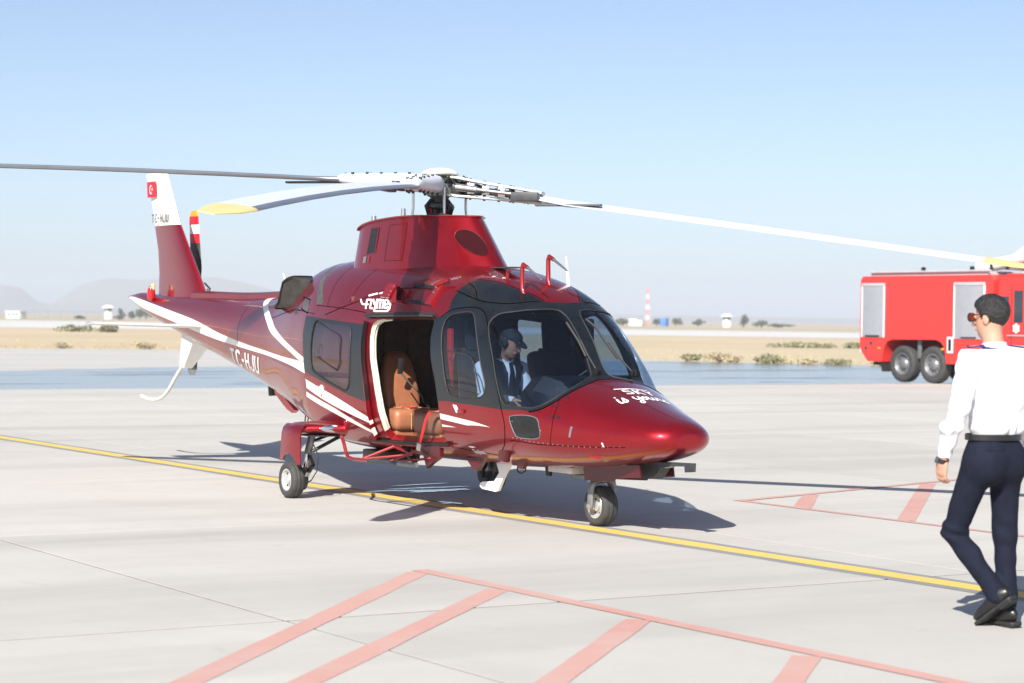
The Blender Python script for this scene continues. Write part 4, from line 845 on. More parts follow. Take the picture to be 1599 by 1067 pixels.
# ---- cabin
mb = MB(); mb.box((1.25, 0, .60), (3.2, 1.14, .05)); mb.build('cabin_floor', M['liner'], heli, False)
mb = MB(); mb.box((.40, 0, 1.25), (.04, 1.40, 1.3)); mb.build('rear_bulkhead', M['tan_d'], heli, False)
for k in range(5):
    mb = MB(); mb.box((.43, -.52+.26*k, 1.30), (.05, .25, 1.05), bev=.02); mb.build('bulkhead_panel', M['liner'], heli)
def seat(name, x, y, face, m, wd=.44, back_h=.50, z0=.66, lean=.12, label=None, parent=heli, bw=1.0, by=0.0):
    st = empty(name, (x, y, z0), parent=parent); f = face
    def cushion(nm, c, d, rot=None, b=.05):
        bm = MB(); bm.box(c, d, rot, bev=b); return bm.build(nm, m, st, True, 70)
    cushion('seat_base', (0, 0, -.02), (.42, wd-.06, .10), b=.02); 
    cushion('cushion', (.02*f, 0, .115), (.46, wd, .20), b=.06)
    for k in (-.18, 0, .18):
        bm = MB(); bm.tube([(.255*f, k*wd*1.1, .03), (.258*f, k*wd*1.1, .16), (.20*f, k*wd*1.1, .219), (-.15*f, k*wd*1.1, .22)], .0035, 6); bm.build('stitching', M['stitch'], st)
    rot = Matrix.Rotation(-f*R(10), 4, 'Y')
    bm = MB(); R_ = []
    for t, w_, th in ((0, wd*.92, .13), (.25, wd*.96, .16), (.6, wd*.9, .14), (.85, wd*.72, .12), (1, wd*.46, .07)):
        cx_ = -f*(.22+lean*t*1.2); R_.append([(cx_+th/2*math.copysign(abs(math.cos(a))**.6, math.cos(a)), by+bw*w_/2*math.copysign(abs(math.sin(a))**.6, math.sin(a)), .17+back_h*t) for a in np.linspace(0, 2*math.pi, 28, endpoint=False)])
    bm.loft(R_); bm.build('backrest', m, st, True, 70)
    return st
seat('cabin_seat', .86, -.345, 1, M['tan'], wd=.54, back_h=.56, bw=.74, by=.055); seat('cabin_seat', .84, .40, 1, M['tan_d'], wd=.48)
seat('cabin_seat', 1.74, -.44, -1, M['tan_d'], back_h=.62, lean=.06); seat('cabin_seat', 1.74, .44, -1, M['tan'], back_h=.62, lean=.06)
mb = MB(); mb.box((1.52, .22, 1.56), (.12, .28, .30), bev=.08); mb.build('seat_headrest', M['seatdk'], heli)
# belt and phone-like buckle on the seat, strap hanging over the sill
mb = MB(); mb.box((.80, -.40, 1.26), (.03, .05, .15), Matrix.Rotation(R(8), 4, 'Y'), bev=.01); mb.build('belt_buckle', M['rub'], heli)
mb = MB(); mb.tube([(.84, -.41, 1.19), (.93, -.36, 1.09), (1.02, -.30, 1.0), (1.04, -.28, .92)], .008, 6); mb.build('belt_cord', M['rub'], heli)
mb = MB(); mb.box((.98, -.40, .885), (.12, .10, .012), Matrix.Rotation(R(20), 4, 'Z'), bev=.004); mb.build('belt_strap', M['strap'], heli)
mb = MB(); pts = [(1.99, -.70, .90), (1.985, -.76, .89), (1.975, -.79, .82), (1.965, -.81, .72), (1.945, -.83, .62)]; R_ = [[(x-.022, y, z), (x+.022, y-.004, z), (x+.022, y-.010, z), (x-.022, y-.006, z)] for x, y, z in pts]; mb.loft(R_); mb.build('hanging_strap', M['strap'], heli, False)
mb = MB(); mb.box((1.935, -.838, .585), (.05, .02, .07), Matrix.Rotation(R(15), 4, 'Y'), bev=.006); mb.build('strap_tongue', M['steel'], heli)
# ---- cockpit
for s_ in (-1, 1):
    st = empty('crew_seat', (2.45, s_*.36, .60), parent=heli)
    mb = MB(); mb.box((.02, 0, .14), (.46, .46, .20), bev=.05); mb.build('cushion', M['seatdk'], st)
    mb = MB(); mb.box((-.22, 0, .50), (.12, .46, .66), Matrix.Rotation(R(-8), 4, 'Y'), bev=.05); mb.build('backrest', M['seatdk'], st)
    mb = MB(); mb.box((-.285, 0, .50), (.05, .42, .60), Matrix.Rotation(R(-8), 4, 'Y'), bev=.02); mb.build('back_shell', M['tan'], st)
    mb = MB(); mb.box((-.30, .08 if s_ > 0 else 0, .965), (.12, .28, .30), Matrix.Rotation(R(-8), 4, 'Y'), bev=.08); mb.build('headrest', M['seatdk'], st)
mb = MB(); R_ = []
for x, zt_, hw in ((3.10, 1.16, .52), (3.16, 1.22, .56), (3.30, 1.245, .54), (3.45, 1.20, .44), (3.52, 1.12, .38)): R_.append([(x, -hw, .70), (x, -hw, zt_-.12), (x, -hw*.8, zt_), (x, hw*.8, zt_), (x, hw, zt_-.12), (x, hw, .70)])
mb.loft(R_); mb.build('instrument_panel', M['liner_d'], heli, True, 30)
for k, (y_, z_) in enumerate(((-.34, 1.02), (-.12, 1.02), (.12, 1.02), (.34, 1.02))):
    mb = MB(); mb.box((3.096, y_, z_), (.012, .17, .19), bev=.006); mb.build('display', M['oily'], heli)
mb = MB(); mb.box((2.86, 0, .78), (.52, .20, .34), Matrix.Rotation(R(-10), 4, 'Y'), bev=.02); mb.build('centre_console', M['liner_d'], heli)
mb = MB(); mb.box((2.62, .1, 1.86), (.36, .34, .09), bev=.02); mb.build('overhead_panel', M['liner_d'], heli)
mb = MB(); mb.box((2.98, .16, 1.60), (.06, .22, .24), bev=.02); mb.build('compass_box', M['liner_d'], heli)
for k in range(4):
    mb = MB(); mb.lathe([(0, .006), (.010, .006), (.012, 0)], (3.012, .10+.06*(k % 2), 1.57+.07*(k//2)), (1, 0, 0), 10); mb.build('switch_knob', M['steel'], heli)
for s_ in (-1, 1):
    mb = MB(); mb.tube([(2.90, s_*.36, .62), (2.92, s_*.36, .80), (2.84, s_*.36, .92), (2.80, s_*.36, 1.06)], [.014, .014, .014, .020], 8); mb.build('cyclic_stick', M['dgrey'], heli)
mb = MB(); mb.tube([(3.00, -.18, 1.10), (3.05, -.10, 1.13), (3.15, .10, 1.28), (3.18, .18, 1.30)], .008, 6); mb.build('map_lamp_arm', M['dgrey'], heli)
# door frame post inside, seen through the side window
mb = MB(); mb.box((2.22, -.70, 1.22), (.06, .04, .80), bev=.01); mb.build('door_post', M['strap'], heli)
# ================================================================ lettering
def text2d(body, size, shear=0.0, bold=0.0, space=1.0):
    cu = bpy.data.curves.new('lettering_curve', 'FONT'); cu.body = body; cu.size = size; cu.shear = shear; cu.offset = bold; cu.space_character = space; cu.resolution_u = 4
    ob = bpy.data.objects.new('lettering_tmp', cu); COL.objects.link(ob); dg = bpy.context.evaluated_depsgraph_get(); me = bpy.data.meshes.new_from_object(ob.evaluated_get(dg))
    bm = bmesh.new(); bm.from_mesh(me); bmesh.ops.remove_doubles(bm, verts=bm.verts, dist=1e-5); bmesh.ops.triangulate(bm, faces=bm.faces)
    for _ in range(3):
        lg = [e for e in bm.edges if e.calc_length() > size*.14]
        if lg: bmesh.ops.subdivide_edges(bm, edges=lg, cuts=1); bmesh.ops.triangulate(bm, faces=bm.faces)
    bm.verts.index_update(); V = [(v.co.x, v.co.y) for v in bm.verts]; F = [[v.index for v in f.verts] for f in bm.faces]; bm.free(); bpy.data.objects.remove(ob); bpy.data.curves.remove(cu); bpy.data.meshes.remove(me); return V, F
def strokes2d(lines, wd):
    V = []; F = []
    for ln in lines:
        q = [np.array(p, float) for p in ln]; n = len(q); b = len(V)
        for i in range(n):
            t = q[min(i+1, n-1)]-q[max(i-1, 0)]; t /= max(np.linalg.norm(t), 1e-9); nn = np.array([-t[1], t[0]])*wd/2; V += [tuple(q[i]+nn), tuple(q[i]-nn)]
        F += [(b+2*i, b+2*i+1, b+2*i+3, b+2*i+2) for i in range(n-1)]
    return V, F
def on_side(VF, o, U, W, name, m, off=.0035):
    """(x,z) side-view placement on the starboard skin: p = o + s*U + t*W"""
    V, F = VF; V = np.array(V); x = o[0]+V[:, 0]*U[0]+V[:, 1]*W[0]; z = o[1]+V[:, 0]*U[1]+V[:, 1]*W[1]; p = np.stack([x, -side_y(x, z), z], -1); nn = SN(p)
    return link_mesh(name, p+nn*off, F, m, fus, True, 180, None, nn)
def fit(VF, w_, h_):
    V = np.array(VF[0]); lo, hi = V.min(0), V.max(0); V = (V-lo)/(hi-lo)*np.array([w_, h_]); return V.tolist(), VF[1]
def block(letters, wd, adv):
    L_ = []; x = 0
    for ch in letters:
        for ln in GL[ch]: L_.append([(x+a, b) for a, b in dens(ln)])
        x += GW.get(ch, .62)+adv
    return strokes2d(L_, wd)
def dens(ln):
    o = []
    for (a, b), (c, d) in zip(ln, ln[1:]): o += [(a+(c-a)*k/5, b+(d-b)*k/5) for k in range(5)]
    return o+[ln[-1]]
GL = {'T': [[(0, .93), (.56, .93)], [(.28, .93), (.28, 0)]], 'C': [[(.55, .80), (.50, .90), (.40, .94), (.18, .94), (.09, .86), (.08, .5), (.09, .14), (.18, .06), (.40, .06), (.50, .10), (.55, .20)]], '-': [[(.02, .48), (.32, .48)]],
      'H': [[(.08, 0), (.08, 1)], [(.52, 0), (.52, 1)], [(.08, .5), (.52, .5)]], 'J': [[(.42, 1), (.42, .3), (.38, .12), (.28, .06), (.12, .06), (.03, .14), (.0, .28)]], 'U': [[(.08, 1), (.08, .25), (.13, .10), (.24, .06), (.38, .06), (.49, .10), (.54, .25), (.54, 1)]],
      'F': [[(.06, 0), (.12, .92), (.55, .92)], [(.02, .5), (.45, .5)]], 'L': [[(.10, 1), (.06, .08), (.44, .08)]], 'Y': [[(.02, 1), (.10, .55), (.22, .40), (.40, .48)], [(.52, 1), (.40, .45), (.30, -.28)]],
      'm': [[(.06, 0), (.10, .78)], [(.10, .62), (.20, .76), (.30, .72), (.32, .6), (.30, 0)], [(.32, .62), (.42, .76), (.52, .72), (.55, .6), (.52, 0)]], 'e': [[(.06, .42), (.46, .42), (.47, .62), (.38, .76), (.18, .76), (.07, .62), (.05, .2), (.14, .07), (.34, .05), (.47, .15)]]}
GW = {'-': .34, 'J': .46, 'L': .42, 'Y': .48, 'm': .60, 'e': .5, 'F': .5}
tc = fit(block('TC-HJU', .17, .14), 1.0, 1.0)
on_side(tc, (-3.276, 1.176), (0.983, -0.083), (0.124, 0.187), 'registration_lettering', M['decal'])
FLY = [[(-135.0, 330.0), (-110.0, 230.0), (-80.0, 170.0), (-45.0, 152.0), (135.0, 152.0)], [(35.0, 0.0), (60.0, 160.0), (85.0, 305.0), (235.0, 305.0)], [(240.0, 300.0), (210.0, 160.0), (185.0, 20.0), (275.0, 20.0)], [(295.0, 330.0), (310.0, 230.0), (330.0, 140.0)], [(430.0, 330.0), (375.0, 140.0), (315.0, -72.0), (535.0, -72.0), (745.0, -72.0), (825.0, 10.0), (853.0, 140.0), (857.0, 270.0)], [(405.0, 5.0), (430.0, 160.0), (453.0, 305.0)], [(453.0, 270.0), (485.0, 302.0), (530.0, 305.0), (545.0, 270.0), (525.0, 140.0), (500.0, 5.0)], [(550.0, 270.0), (580.0, 302.0), (625.0, 305.0), (643.0, 270.0), (620.0, 140.0), (595.0, 5.0)], [(675.0, 135.0), (775.0, 155.0), (788.0, 250.0), (750.0, 310.0), (710.0, 300.0), (677.0, 240.0), (658.0, 100.0), (677.0, 32.0), (730.0, 20.0), (785.0, 90.0)]]
FBAR = [[(125.0, 438.0), (280.0, 476.0), (435.0, 512.0)], [(485.0, 510.0), (585.0, 532.0), (685.0, 550.0)]]
def dpx(LL, wd):
    V, F = strokes2d([dens(l) for l in LL], wd); return [(a*0.000567, b*0.000278) for a, b in V], F
on_side(dpx(FLY, 56), (0.715, 1.783), (1, 0.0033), (-0.8126, 1), 'lettering', M['decal'], .0045)
on_side(dpx(FBAR, 58), (0.715, 1.783), (1, 0.0033), (-0.8126, 1), 'logo_bar', M['decal'], .0045)
def on_hood(VF, o, U, W, name, m, off=.0035):
    V, F = VF; V = np.array(V); x = o[0]+V[:, 0]*U[0]+V[:, 1]*W[0]; y = o[1]+V[:, 0]*U[1]+V[:, 1]*W[1]
    zt, zb, zm, w_, n1, n2 = par(x); z = zm+(zt-zm)*np.maximum(0, 1-(np.abs(y)/w_)**n1)**(1/n1); p = np.stack([x, y, z], -1); nn = SN(p)
    return link_mesh(name, p+nn*off, F, m, fus, True, 180, None, nn)
GL['S'] = [[(.50, .82), (.42, .93), (.14, .93), (.06, .82), (.08, .62), (.46, .44), (.50, .2), (.42, .07), (.12, .07), (.03, .18)]]; GL['K'] = [[(.06, 0), (.06, 1)], [(.52, 1), (.10, .48), (.54, 0)]]; GL['V'] = [[(0, 1), (.26, .45), (.52, 1)], [(.26, .45), (.26, 0)]]; sk_ = fit(block('SKV', .15, .10), .29, .115)
def curve(pts): return [tuple(p) for p in catmull([(a, b/.014) for a, b in pts], False, .006)]
def cv(pts): return [(a, b*.014) for a, b in curve(pts)]
ISY = strokes2d([cv([(0, .04), (.008, .075), (.0, .02), (.012, .004), (.035, .02), (.06, .075), (.062, .05), (.070, .022), (.05, .002), (.03, .012)]), [(.006, .098), (.014, .106)],
                 cv([(.155, .075), (.15, .04), (.165, .018), (.19, .03), (.205, .075), (.20, .02), (.185, -.04), (.16, -.05), (.155, -.03), (.20, .008), (.235, .06), (.225, .03), (.24, .01), (.262, .03), (.255, .065), (.238, .06), (.27, .055), (.29, .072), (.285, .03), (.30, .01), (.325, .04), (.332, .072), (.332, .02), (.35, .012), (.37, .06), (.378, .078), (.39, .06), (.40, .068), (.396, .03), (.41, .012), (.43, .04), (.45, .075), (.452, .045), (.46, .02), (.44, .004), (.425, .012)])], .017)
on_hood(sk_, (4.02, -.085), (.05, .98), (-1, 0), 'lettering', M['decal'])
on_hood(strokes2d([[(-.03, 0), (.1, 0), (.2, 0), (.29, 0)]], .016), (3.885, -.10), (.05, 1), (-1, 0), 'lettering_bar', M['decal'])
on_hood(ISY, (4.15, -.23), (.05, 1.0), (-1.15, 0), 'script_lettering', M['decal'])
on_side(fit(text2d('Skyline', 1, .2, .01), .17, .05), (2.50, .548), (1, .012), (-.1, 1), 'small_lettering', M['decal'])
on_side(strokes2d([[(.0, .010), (.010, .012), (.020, .009)], [(.024, .010), (.045, .010), (.070, .010)], [(.082, .010), (.092, .010)]], .013), (2.495, .606), (1, .012), (0, 1), 'small_lettering', M['decal'])
# fin markings
def on_fin(VF, o, w_, h_, name, m, y=-.046, slant=0.0):
    V, F = fit(VF, w_, h_); P_ = []
    for a, b in V: P_.append((o[0]+a+slant*b+5.2, y, o[1]+b-1.9))
    return link_mesh(name, P_, F, m, tail, False)
on_fin(block('TC-HJU', .15, .16), (-6.03, 2.80), .50, .105, 'fin_lettering', M['ink'], -.052)
on_fin(([(0, 0), (1, 0), (1, 1), (0, 1)], [(0, 1, 2, 3)]), (-6.185, 3.11), .27, .19, 'flag', M['flagred'], -.0475, -.12)
an = np.linspace(.6, 2*math.pi-.6, 20); outer = [(.5+.5*math.cos(a), .5*math.sin(a)+.5) for a in an]; inner = [(.58+.40*math.cos(a), .40*math.sin(a)+.5) for a in an]
VF_ = (outer+inner, [(i, i+1, 20+i+1, 20+i) for i in range(19)]); on_fin(VF_, (-6.12, 3.15), .075, .11, 'flag_crescent', M['decal'], -.0495)
st_ = [(.5+.5*(1 if i % 2 == 0 else .4)*math.cos(i*math.pi/5), .5+.5*(1 if i % 2 == 0 else .4)*math.sin(i*math.pi/5)) for i in range(10)]
on_fin((st_, [tuple(range(10))]), (-6.055, 3.185), .04, .045, 'flag_star', M['decal'], -.0495)
# ================================================================ airport fire engine, parallel to the helicopter
M['tred'] = mat('fire_engine_red', (.72, .034, .028), .38, 0, .5, .08, var=.04, scale=2)
M['shut'] = mat('roller_shutter_alloy', (.42, .44, .47), .5, .3, var=.06, scale=3)
M['twhite'] = mat('truck_white', (.75, .75, .74), .5, var=.05)
M['tglass'] = mat('truck_window_glass', (.03, .04, .05), .06, 0, .5)
M['treadp'] = mat('grey_roof_plate', (.42, .43, .45), .6, .1, var=.1)
tk = empty('fire_engine', (-28.4, 34.35, 0))
tag(tk, 'bright red airport fire engine parked on the wet apron behind the walking man', 'fire engine')
def T(x, y, z): return (x+28.4, y-34.35, z)
YS, YF = 33.0, 35.7
# body: side outline with wheel arch, chamfered rear corner
def arch(cx_, r, z0, n=14): return [(cx_+r*math.cos(a), z0+r*math.sin(a)) for a in np.linspace(math.pi, 0, n)]
side = [(-31.28, 2.98), (-31.28, 1.02), (-31.20, .86), (-30.92, .58), (-30.30, .58), (-30.26, .80)]
side += [(-30.20, 1.02), (-30.08, 1.17), (-29.88, 1.24), (-28.02, 1.26), (-27.82, 1.20), (-27.68, 1.06), (-27.62, .84), (-27.58, .58), (-25.72, .60), (-25.72, 2.96), (-25.86, 3.10), (-31.18, 3.10)]
mb = MB(); mb.prism(side, lambda a, b, d: T(a, YS+d, b), 0, YF-YS); mb.build('body', M['tred'], tk, True, 25)
mb = MB(); mb.box(T(-28.5, 34.35, .72), (5.2, 1.9, .5)); mb.build('chassis', M['oily'], tk, False)
mb = MB(); mb.box(T(-28.6, 34.35, 3.15), (4.9, 2.3, .12), bev=.02); mb.build('roof_deck', M['treadp'], tk)
mb = MB(); mb.tube([T(-31.0, 33.15, 3.22), T(-26.0, 33.15, 3.22)], .03, 8); mb.build('roof_rail', M['treadp'], tk)
for x0, x1 in ((-31.20, -30.20), (-27.28, -26.05)):
    sh = empty('roller_shutter', T((x0+x1)/2, YS-.012, 2.05), parent=tk); n_ = 26; h = 1.50/n_
    for k in range(n_):
        mb = MB(); mb.box((0, 0, -.75+h*(k+.5)), (x1-x0-.06, .02, h*.90), bev=.006); mb.build('slat', M['shut'], sh, True, 40)
    mb = MB(); mb.box((0, -.004, .80), (x1-x0, .05, .09), bev=.01); mb.build('shutter_head', M['treadp'], sh)
    for s_ in (-1, 1):
        mb = MB(); mb.box((s_*((x1-x0)/2-.015), -.002, 0), (.035, .04, 1.52), bev=.006); mb.build('shutter_guide', M['twhite'], sh)
    mb = MB(); mb.tube([(-.3, -.03, -.71), (.3, -.03, -.71)], .015, 8); mb.build('shutter_handle', M['dgrey'], sh)
def truck_wheel(x, y):
    wr = empty('wheel', T(x, y, .535), parent=tk); r, h = .535, .18
    mb = MB(); pr = [(r*.58, h*.8), (r*.75, h), (r*.92, h*.95), (r*.985, h*.75), (r, h*.5), (r, -h*.5), (r*.985, -h*.75), (r*.92, -h*.95), (r*.75, -h), (r*.58, -h*.8)]
    mb.lathe(pr, (0, 0, 0), (0, 1, 0), 40); mb.build('tyre', M['tyre'], wr, True, 50)
    mb = MB(); mb.lathe([(r*.60, -h*.82), (r*.56, -h*.86), (r*.52, -h*.7), (r*.46, -h*.35), (r*.34, -h*.30), (r*.30, -h*.55), (r*.20, -h*.75), (r*.12, -h*.8), (0, -h*.8)], (0, 0, 0), (0, 1, 0), 30); mb.build('rim', M['mgrey'], wr, True, 40)
    for k in range(10):
        a = k*math.pi/5; mb = MB(); mb.lathe([(0, .02), (.018, .02), (.02, -.02)], (r*.41*math.cos(a), -h*.34, r*.41*math.sin(a)), (0, -1, 0), 6); mb.build('wheel_nut', M['dgrey'], wr)
for x in (-29.52, -28.25, -24.15): truck_wheel(x, 33.24)
for x in (-29.52, -28.25, -24.15): truck_wheel(x, 35.46)
mb = MB(); mb.box(T(-28.88, 33.2, .98), (.14, .06, .55), bev=.01); mb.build('mudguard_divider', M['mgrey'], tk)
mb = MB(); mb.box(T(-30.36, 33.3, .50), (.06, .5, .42), Matrix.Rotation(R(-12), 4, 'Y')); mb.build('mud_flap', M['rub'], tk)
mb = MB(); mb.box(T(-27.42, YS-.006, 1.12), (.24, .03, .46), bev=.03); mb.build('step_recess_frame', M['twhite'], tk)
mb = MB(); mb.box(T(-27.42, YS-.020, 1.12), (.12, .02, .34), bev=.01); mb.build('step_recess', M['oily'], tk)
for x, z, m in ((-31.0, .98, 'dgrey'), (-30.78, 1.12, 'dgrey'), (-26.7, 1.10, 'dgrey')):
    mb = MB(); mb.lathe([(0, .02), (.05, .02), (.06, 0)], T(x, YS, z), (0, -1, 0), 14); mb.build('side_lamp', M[m], tk)
for x, z in ((-30.42, .98), (-27.72, 1.0)):
    mb = MB(); mb.box(T(x, YS-.006, z), (.12, .02, .05), bev=.008); mb.build('amber_marker', M['orange'], tk)
mb = MB(); mb.box(T(-31.30, 33.10, .92), (.05, .12, .16), bev=.01); mb.build('tail_lamp', M['twhite'], tk)
# cab
cab = [(-25.55, .95), (-25.55, 2.86), (-25.40, 3.04), (-22.9, 3.04), (-22.35, 2.55), (-22.05, 1.55), (-22.0, .95)]
mb = MB(); mb.prism(cab, lambda a, b, d: T(a, YS+.02+d, b), 0, YF-YS-.04); mb.build('cab', M['tred'], tk, True, 25)
mb = MB(); mb.box(T(-25.63, 34.35, 2.0), (.16, 2.2, 1.9)); mb.build('cab_gap', M['oily'], tk, False)
for x0, x1, z0, z1 in ((-25.40, -25.15, 1.95, 2.50), (-24.95, -24.62, 1.78, 2.66), (-24.3, -23.3, 1.78, 2.66)):
    mb = MB(); mb.box(T((x0+x1)/2, YS+.010, (z0+z1)/2), (x1-x0, .03, z1-z0), bev=.03); mb.build('cab_window', M['tglass'], tk)
for x in (-25.05, -23.2):
    mb = MB(); mb.box(T(x, YS+.016, 1.95), (.012, .012, 1.7)); mb.build('door_joint', M['seam'], tk, False)
mb = MB(); mb.box(T(-23.9, YS-.01, 1.06), (3.2, .08, .16), bev=.02); mb.build('white_sill', M['twhite'], tk)
mb = MB(); mb.box(T(-24.5, YS-.004, 1.42), (1.4, .03, .03), bev=.008); mb.build('grab_rail', M['treadp'], tk)
mb = MB(); mb.add([T(-24.86+.15*math.cos(a)*(1 if k % 2 else .72), YS+.011, 1.62+.15*math.sin(a)*(1 if k % 2 else .72)) for k, a in enumerate(np.linspace(0, 2*math.pi, 12, endpoint=False))], [tuple(range(12))]); mb.build('door_emblem', M['twhite'], tk, False)
mb = MB(); mb.box(T(-24.3, 34.35, 3.08), (2.2, 2.4, .10), bev=.03); mb.build('cab_roof', M['tred'], tk)
mb = MB(); mb.box(T(-25.40, 33.5, 2.98), (.5, .5, .10), Matrix.Rotation(R(-20), 4, 'Y'), bev=.02); mb.build('walkway_hatch', M['twhite'], tk)
# water cannon and roof clutter
cn = empty('water_cannon', T(-25.55, 33.6, 3.22), parent=tk); cn.scale = (1.05, 1.2, 1.25)
mb = MB(); mb.tube([(-1.35, 0, .10), (-.9, 0, .14), (-.5, 0, .17), (.1, 0, .26)], [.10, .15, .14, .11], 12); mb.build('cannon_barrel', M['twhite'], cn)
mb = MB(); mb.tube([(.1, 0, .26), (.42, 0, .34), (.70, 0, .42)], [.15, .20, .17], 12); mb.build('cannon_head', M['twhite'], cn)
mb = MB(); mb.tube([(.35, 0, -.1), (.35, 0, .30)], [.07, .06], 10); mb.build('cannon_post', M['treadp'], cn)
for x in (-.7, -.1, .55, .75):
    mb = MB(); mb.box((x, -.12, .10), (.10, .06, .16), bev=.02); mb.build('valve', M['oily'], cn)
mb = MB(); mb.tube([(-1.0, -.05, 0), (-.3, -.1, .06), (.3, -.1, .03), (.9, -.05, .18)], .035, 8); mb.build('hose', M['mgrey'], cn)
for x in (-29.0, -27.0):
    mb = MB(); mb.box(T(x, 33.4, 3.26), (.10, .10, .20), bev=.02); mb.build('roof_lamp', M['oily'], tk)
# ================================================================ beyond the apron
M['tree'] = mat('dusty_foliage', (.070, .085, .045), .8, var=.35, scale=2, col2=(.12, .13, .07))
M['bark'] = mat('bark', (.16, .12, .09), .9, var=.2)
M['weed'] = mat('green_weed', (.17, .18, .10), .8, var=.3, scale=3, col2=(.30, .29, .16))
M['straw'] = mat('dry_straw', (.42, .35, .22), .85, var=.25, scale=.4, col2=(.47, .42, .25))
M['hut'] = mat('whitewashed_wall', (.70, .69, .66), .8, var=.06)
M['blue'] = mat('blue_tarpaulin', (.05, .18, .62), .6)
M['mred'] = mat('mast_red', (.60, .20, .15), .6)
M['hill'] = ground_mat('bare_hillside', (.24, .21, .17), (.29, .25, .20), (.18, .16, .12), streak=False, rnd=0, scales=(.002, .008, .03, .2), bump=.1)
def leafy(name, loc, rx, rz, seed, label, cat, group, trunk_h=.8, n=420, leaf=.35, m='tree', spike=False):
    t = empty(name, loc); tag(t, label, cat, group); r = random.Random(seed); mb = MB(); cl = [(r.uniform(-.6, .6)*rx, r.uniform(-.6, .6)*rx, trunk_h+r.uniform(.25, 1)*rz*.8, r.uniform(.28, .55)) for _ in range(9)]
    for k in range(n):
        cx_, cy_, cz_, s_ = cl[k % 9]; d = Vector((r.gauss(0, 1), r.gauss(0, 1), r.gauss(0, 1))).normalized()*r.random()**.4*s_
        p = Vector((cx_+d.x*rx, cy_+d.y*rx, max(trunk_h*.4, cz_+d.z*rz*.8))); a = Vector((r.uniform(-1, 1), r.uniform(-1, 1), r.uniform(-1, 1))).normalized()*leaf*r.uniform(.5, 1.2); b = a.cross(Vector((r.uniform(-1, 1), r.uniform(-1, 1), r.uniform(-1, 1)))).normalized()*leaf*.5
        mb.add([p-a, p+b, p+a, p-b], [(0, 1, 2, 3)])
    link_mesh('crown', mb.v, mb.f, M[m], t, False)
    if trunk_h > .2:
        mb = MB(); mb.tube([(0, 0, -.05), (.03*rx, 0, trunk_h*.6), (-.04*rx, .03*rx, trunk_h+rz*.5)], [.09*rx+.03, .07*rx+.02, .02], 7)
        for cx_, cy_, cz_, _ in cl[:5]: mb.tube([(0, 0, trunk_h*.7), (cx_*.5, cy_*.5, (trunk_h+cz_)/2), (cx_, cy_, cz_)], [.05*rx+.01, .035*rx, .01], 5)
        mb.build('trunk', M['bark'], t)
    return t
G = 'trees along the far airfield boundary'
TL = [((-585.6, 230.3, 0), 1.5, 2.6, 'narrow dusty tree behind the tail fin, leftmost of its row'), ((-584.2, 232.8, 0), 1.2, 1.9, 'low dusty tree second from left in the row behind the tail'), ((-582.9, 234.8, 0), 1.3, 2.7, 'tall thin dusty tree third from left behind the tail'),
      ((-581.9, 236.4, 0), 1.3, 2.8, 'tall dusty tree fourth from left behind the tail'), ((-580.5, 238.6, 0), 1.6, 2.0, 'round dusty tree at the right end of the row behind the tail'),
      ((-568.0, 222.5, 0), 1.6, 1.3, 'squat bush beside the left watchtower'), ((-553.9, 205.6, 0), 1.4, .8, 'lone low bush left of the left watchtower'),
      ((-526.6, 363.1, 0), 2.6, 2.2, 'wide dark tree next to the windshield, left of the white block'), ((-524.4, 366.7, 0), 2.2, 1.7, 'low dark tree between windshield and white block'), ((-512.0, 358.4, 0), 1.6, 1.6, 'small tree just left of the white block'),
      ((-543.3, 393.0, 0), 1.8, 1.9, 'small tree between red and white mast and blue container'), ((-548.2, 404.1, 0), 2.4, 1.8, 'dark round tree right of the blue container'), ((-544.4, 410.3, 0), 2.2, 1.6, 'low tree halfway from blue container to right watchtower'),
      ((-470.5, 371.0, 0), 1.7, 3.3, 'tallest tree, just right of the right watchtower'), ((-482.2, 386.6, 0), 3.2, 1.5, 'broad low tree right of the tallest tree'), ((-481.7, 392.0, 0), 2.6, 1.1, 'last low tree of the right hand treeline'), ((-607.4, 498.3, 0), 3.0, .8, 'far flat bush between treeline and fire engine')]
for k, (loc, rx, rz, lb) in enumerate(TL): leafy('tree' if rz > 1.3 else 'bush', loc, rx, rz, 40+k, lb, 'tree' if rz > 1.3 else 'bush', G, trunk_h=.5 if rz > 1.3 else .1, n=360, leaf=.34)
# watchtowers
def tower(loc, label, s=1.0):
    t = empty('watchtower', loc); tag(t, label, 'watchtower', 'airfield watchtowers'); t.scale = (s, s, s)
    mb = MB(); mb.box((0, 0, 1.15), (1.7, 1.7, 2.4), bev=.03); mb.build('tower_base', M['hut'], t)
    mb = MB(); mb.box((0, 0, 2.75), (1.5, 1.5, .8), bev=.03); mb.build('lookout_window', M['tglass'], t)
    for sx in (-1, 1):
        for sy in (-1, 1):
            mb = MB(); mb.box((sx*.76, sy*.76, 2.75), (.16, .16, .9)); mb.build('corner_post', M['hut'], t, False)
    mb = MB(); mb.lathe([(1.95, 3.12), (2.0, 3.2), (1.6, 3.5), (1.0, 3.85), (.3, 4.05), (.001, 4.08)], (0, 0, 0), (0, 0, 1), 20); mb.build('domed_roof', M['hut'], t)
    return t
tower((-568.8, 219.6, 0), 'white mushroom-roofed watchtower left of the tail fin'); tower((-459.8, 356.9, 0), 'white mushroom-roofed watchtower between windshield and fire engine', .93)
ht = empty('gatehouse', (-524.5, 177.2, 0), R(-58)); tag(ht, 'low white flat-roofed hut at the far left edge', 'hut')
mb = MB(); mb.box((0, 0, .9), (2.6, 4.4, 1.8), bev=.05); mb.build('wall', M['hut'], ht)
mb = MB(); mb.box((0, 0, 1.9), (3.0, 5.0, .2), bev=.04); mb.build('roof', M['hut'], ht)
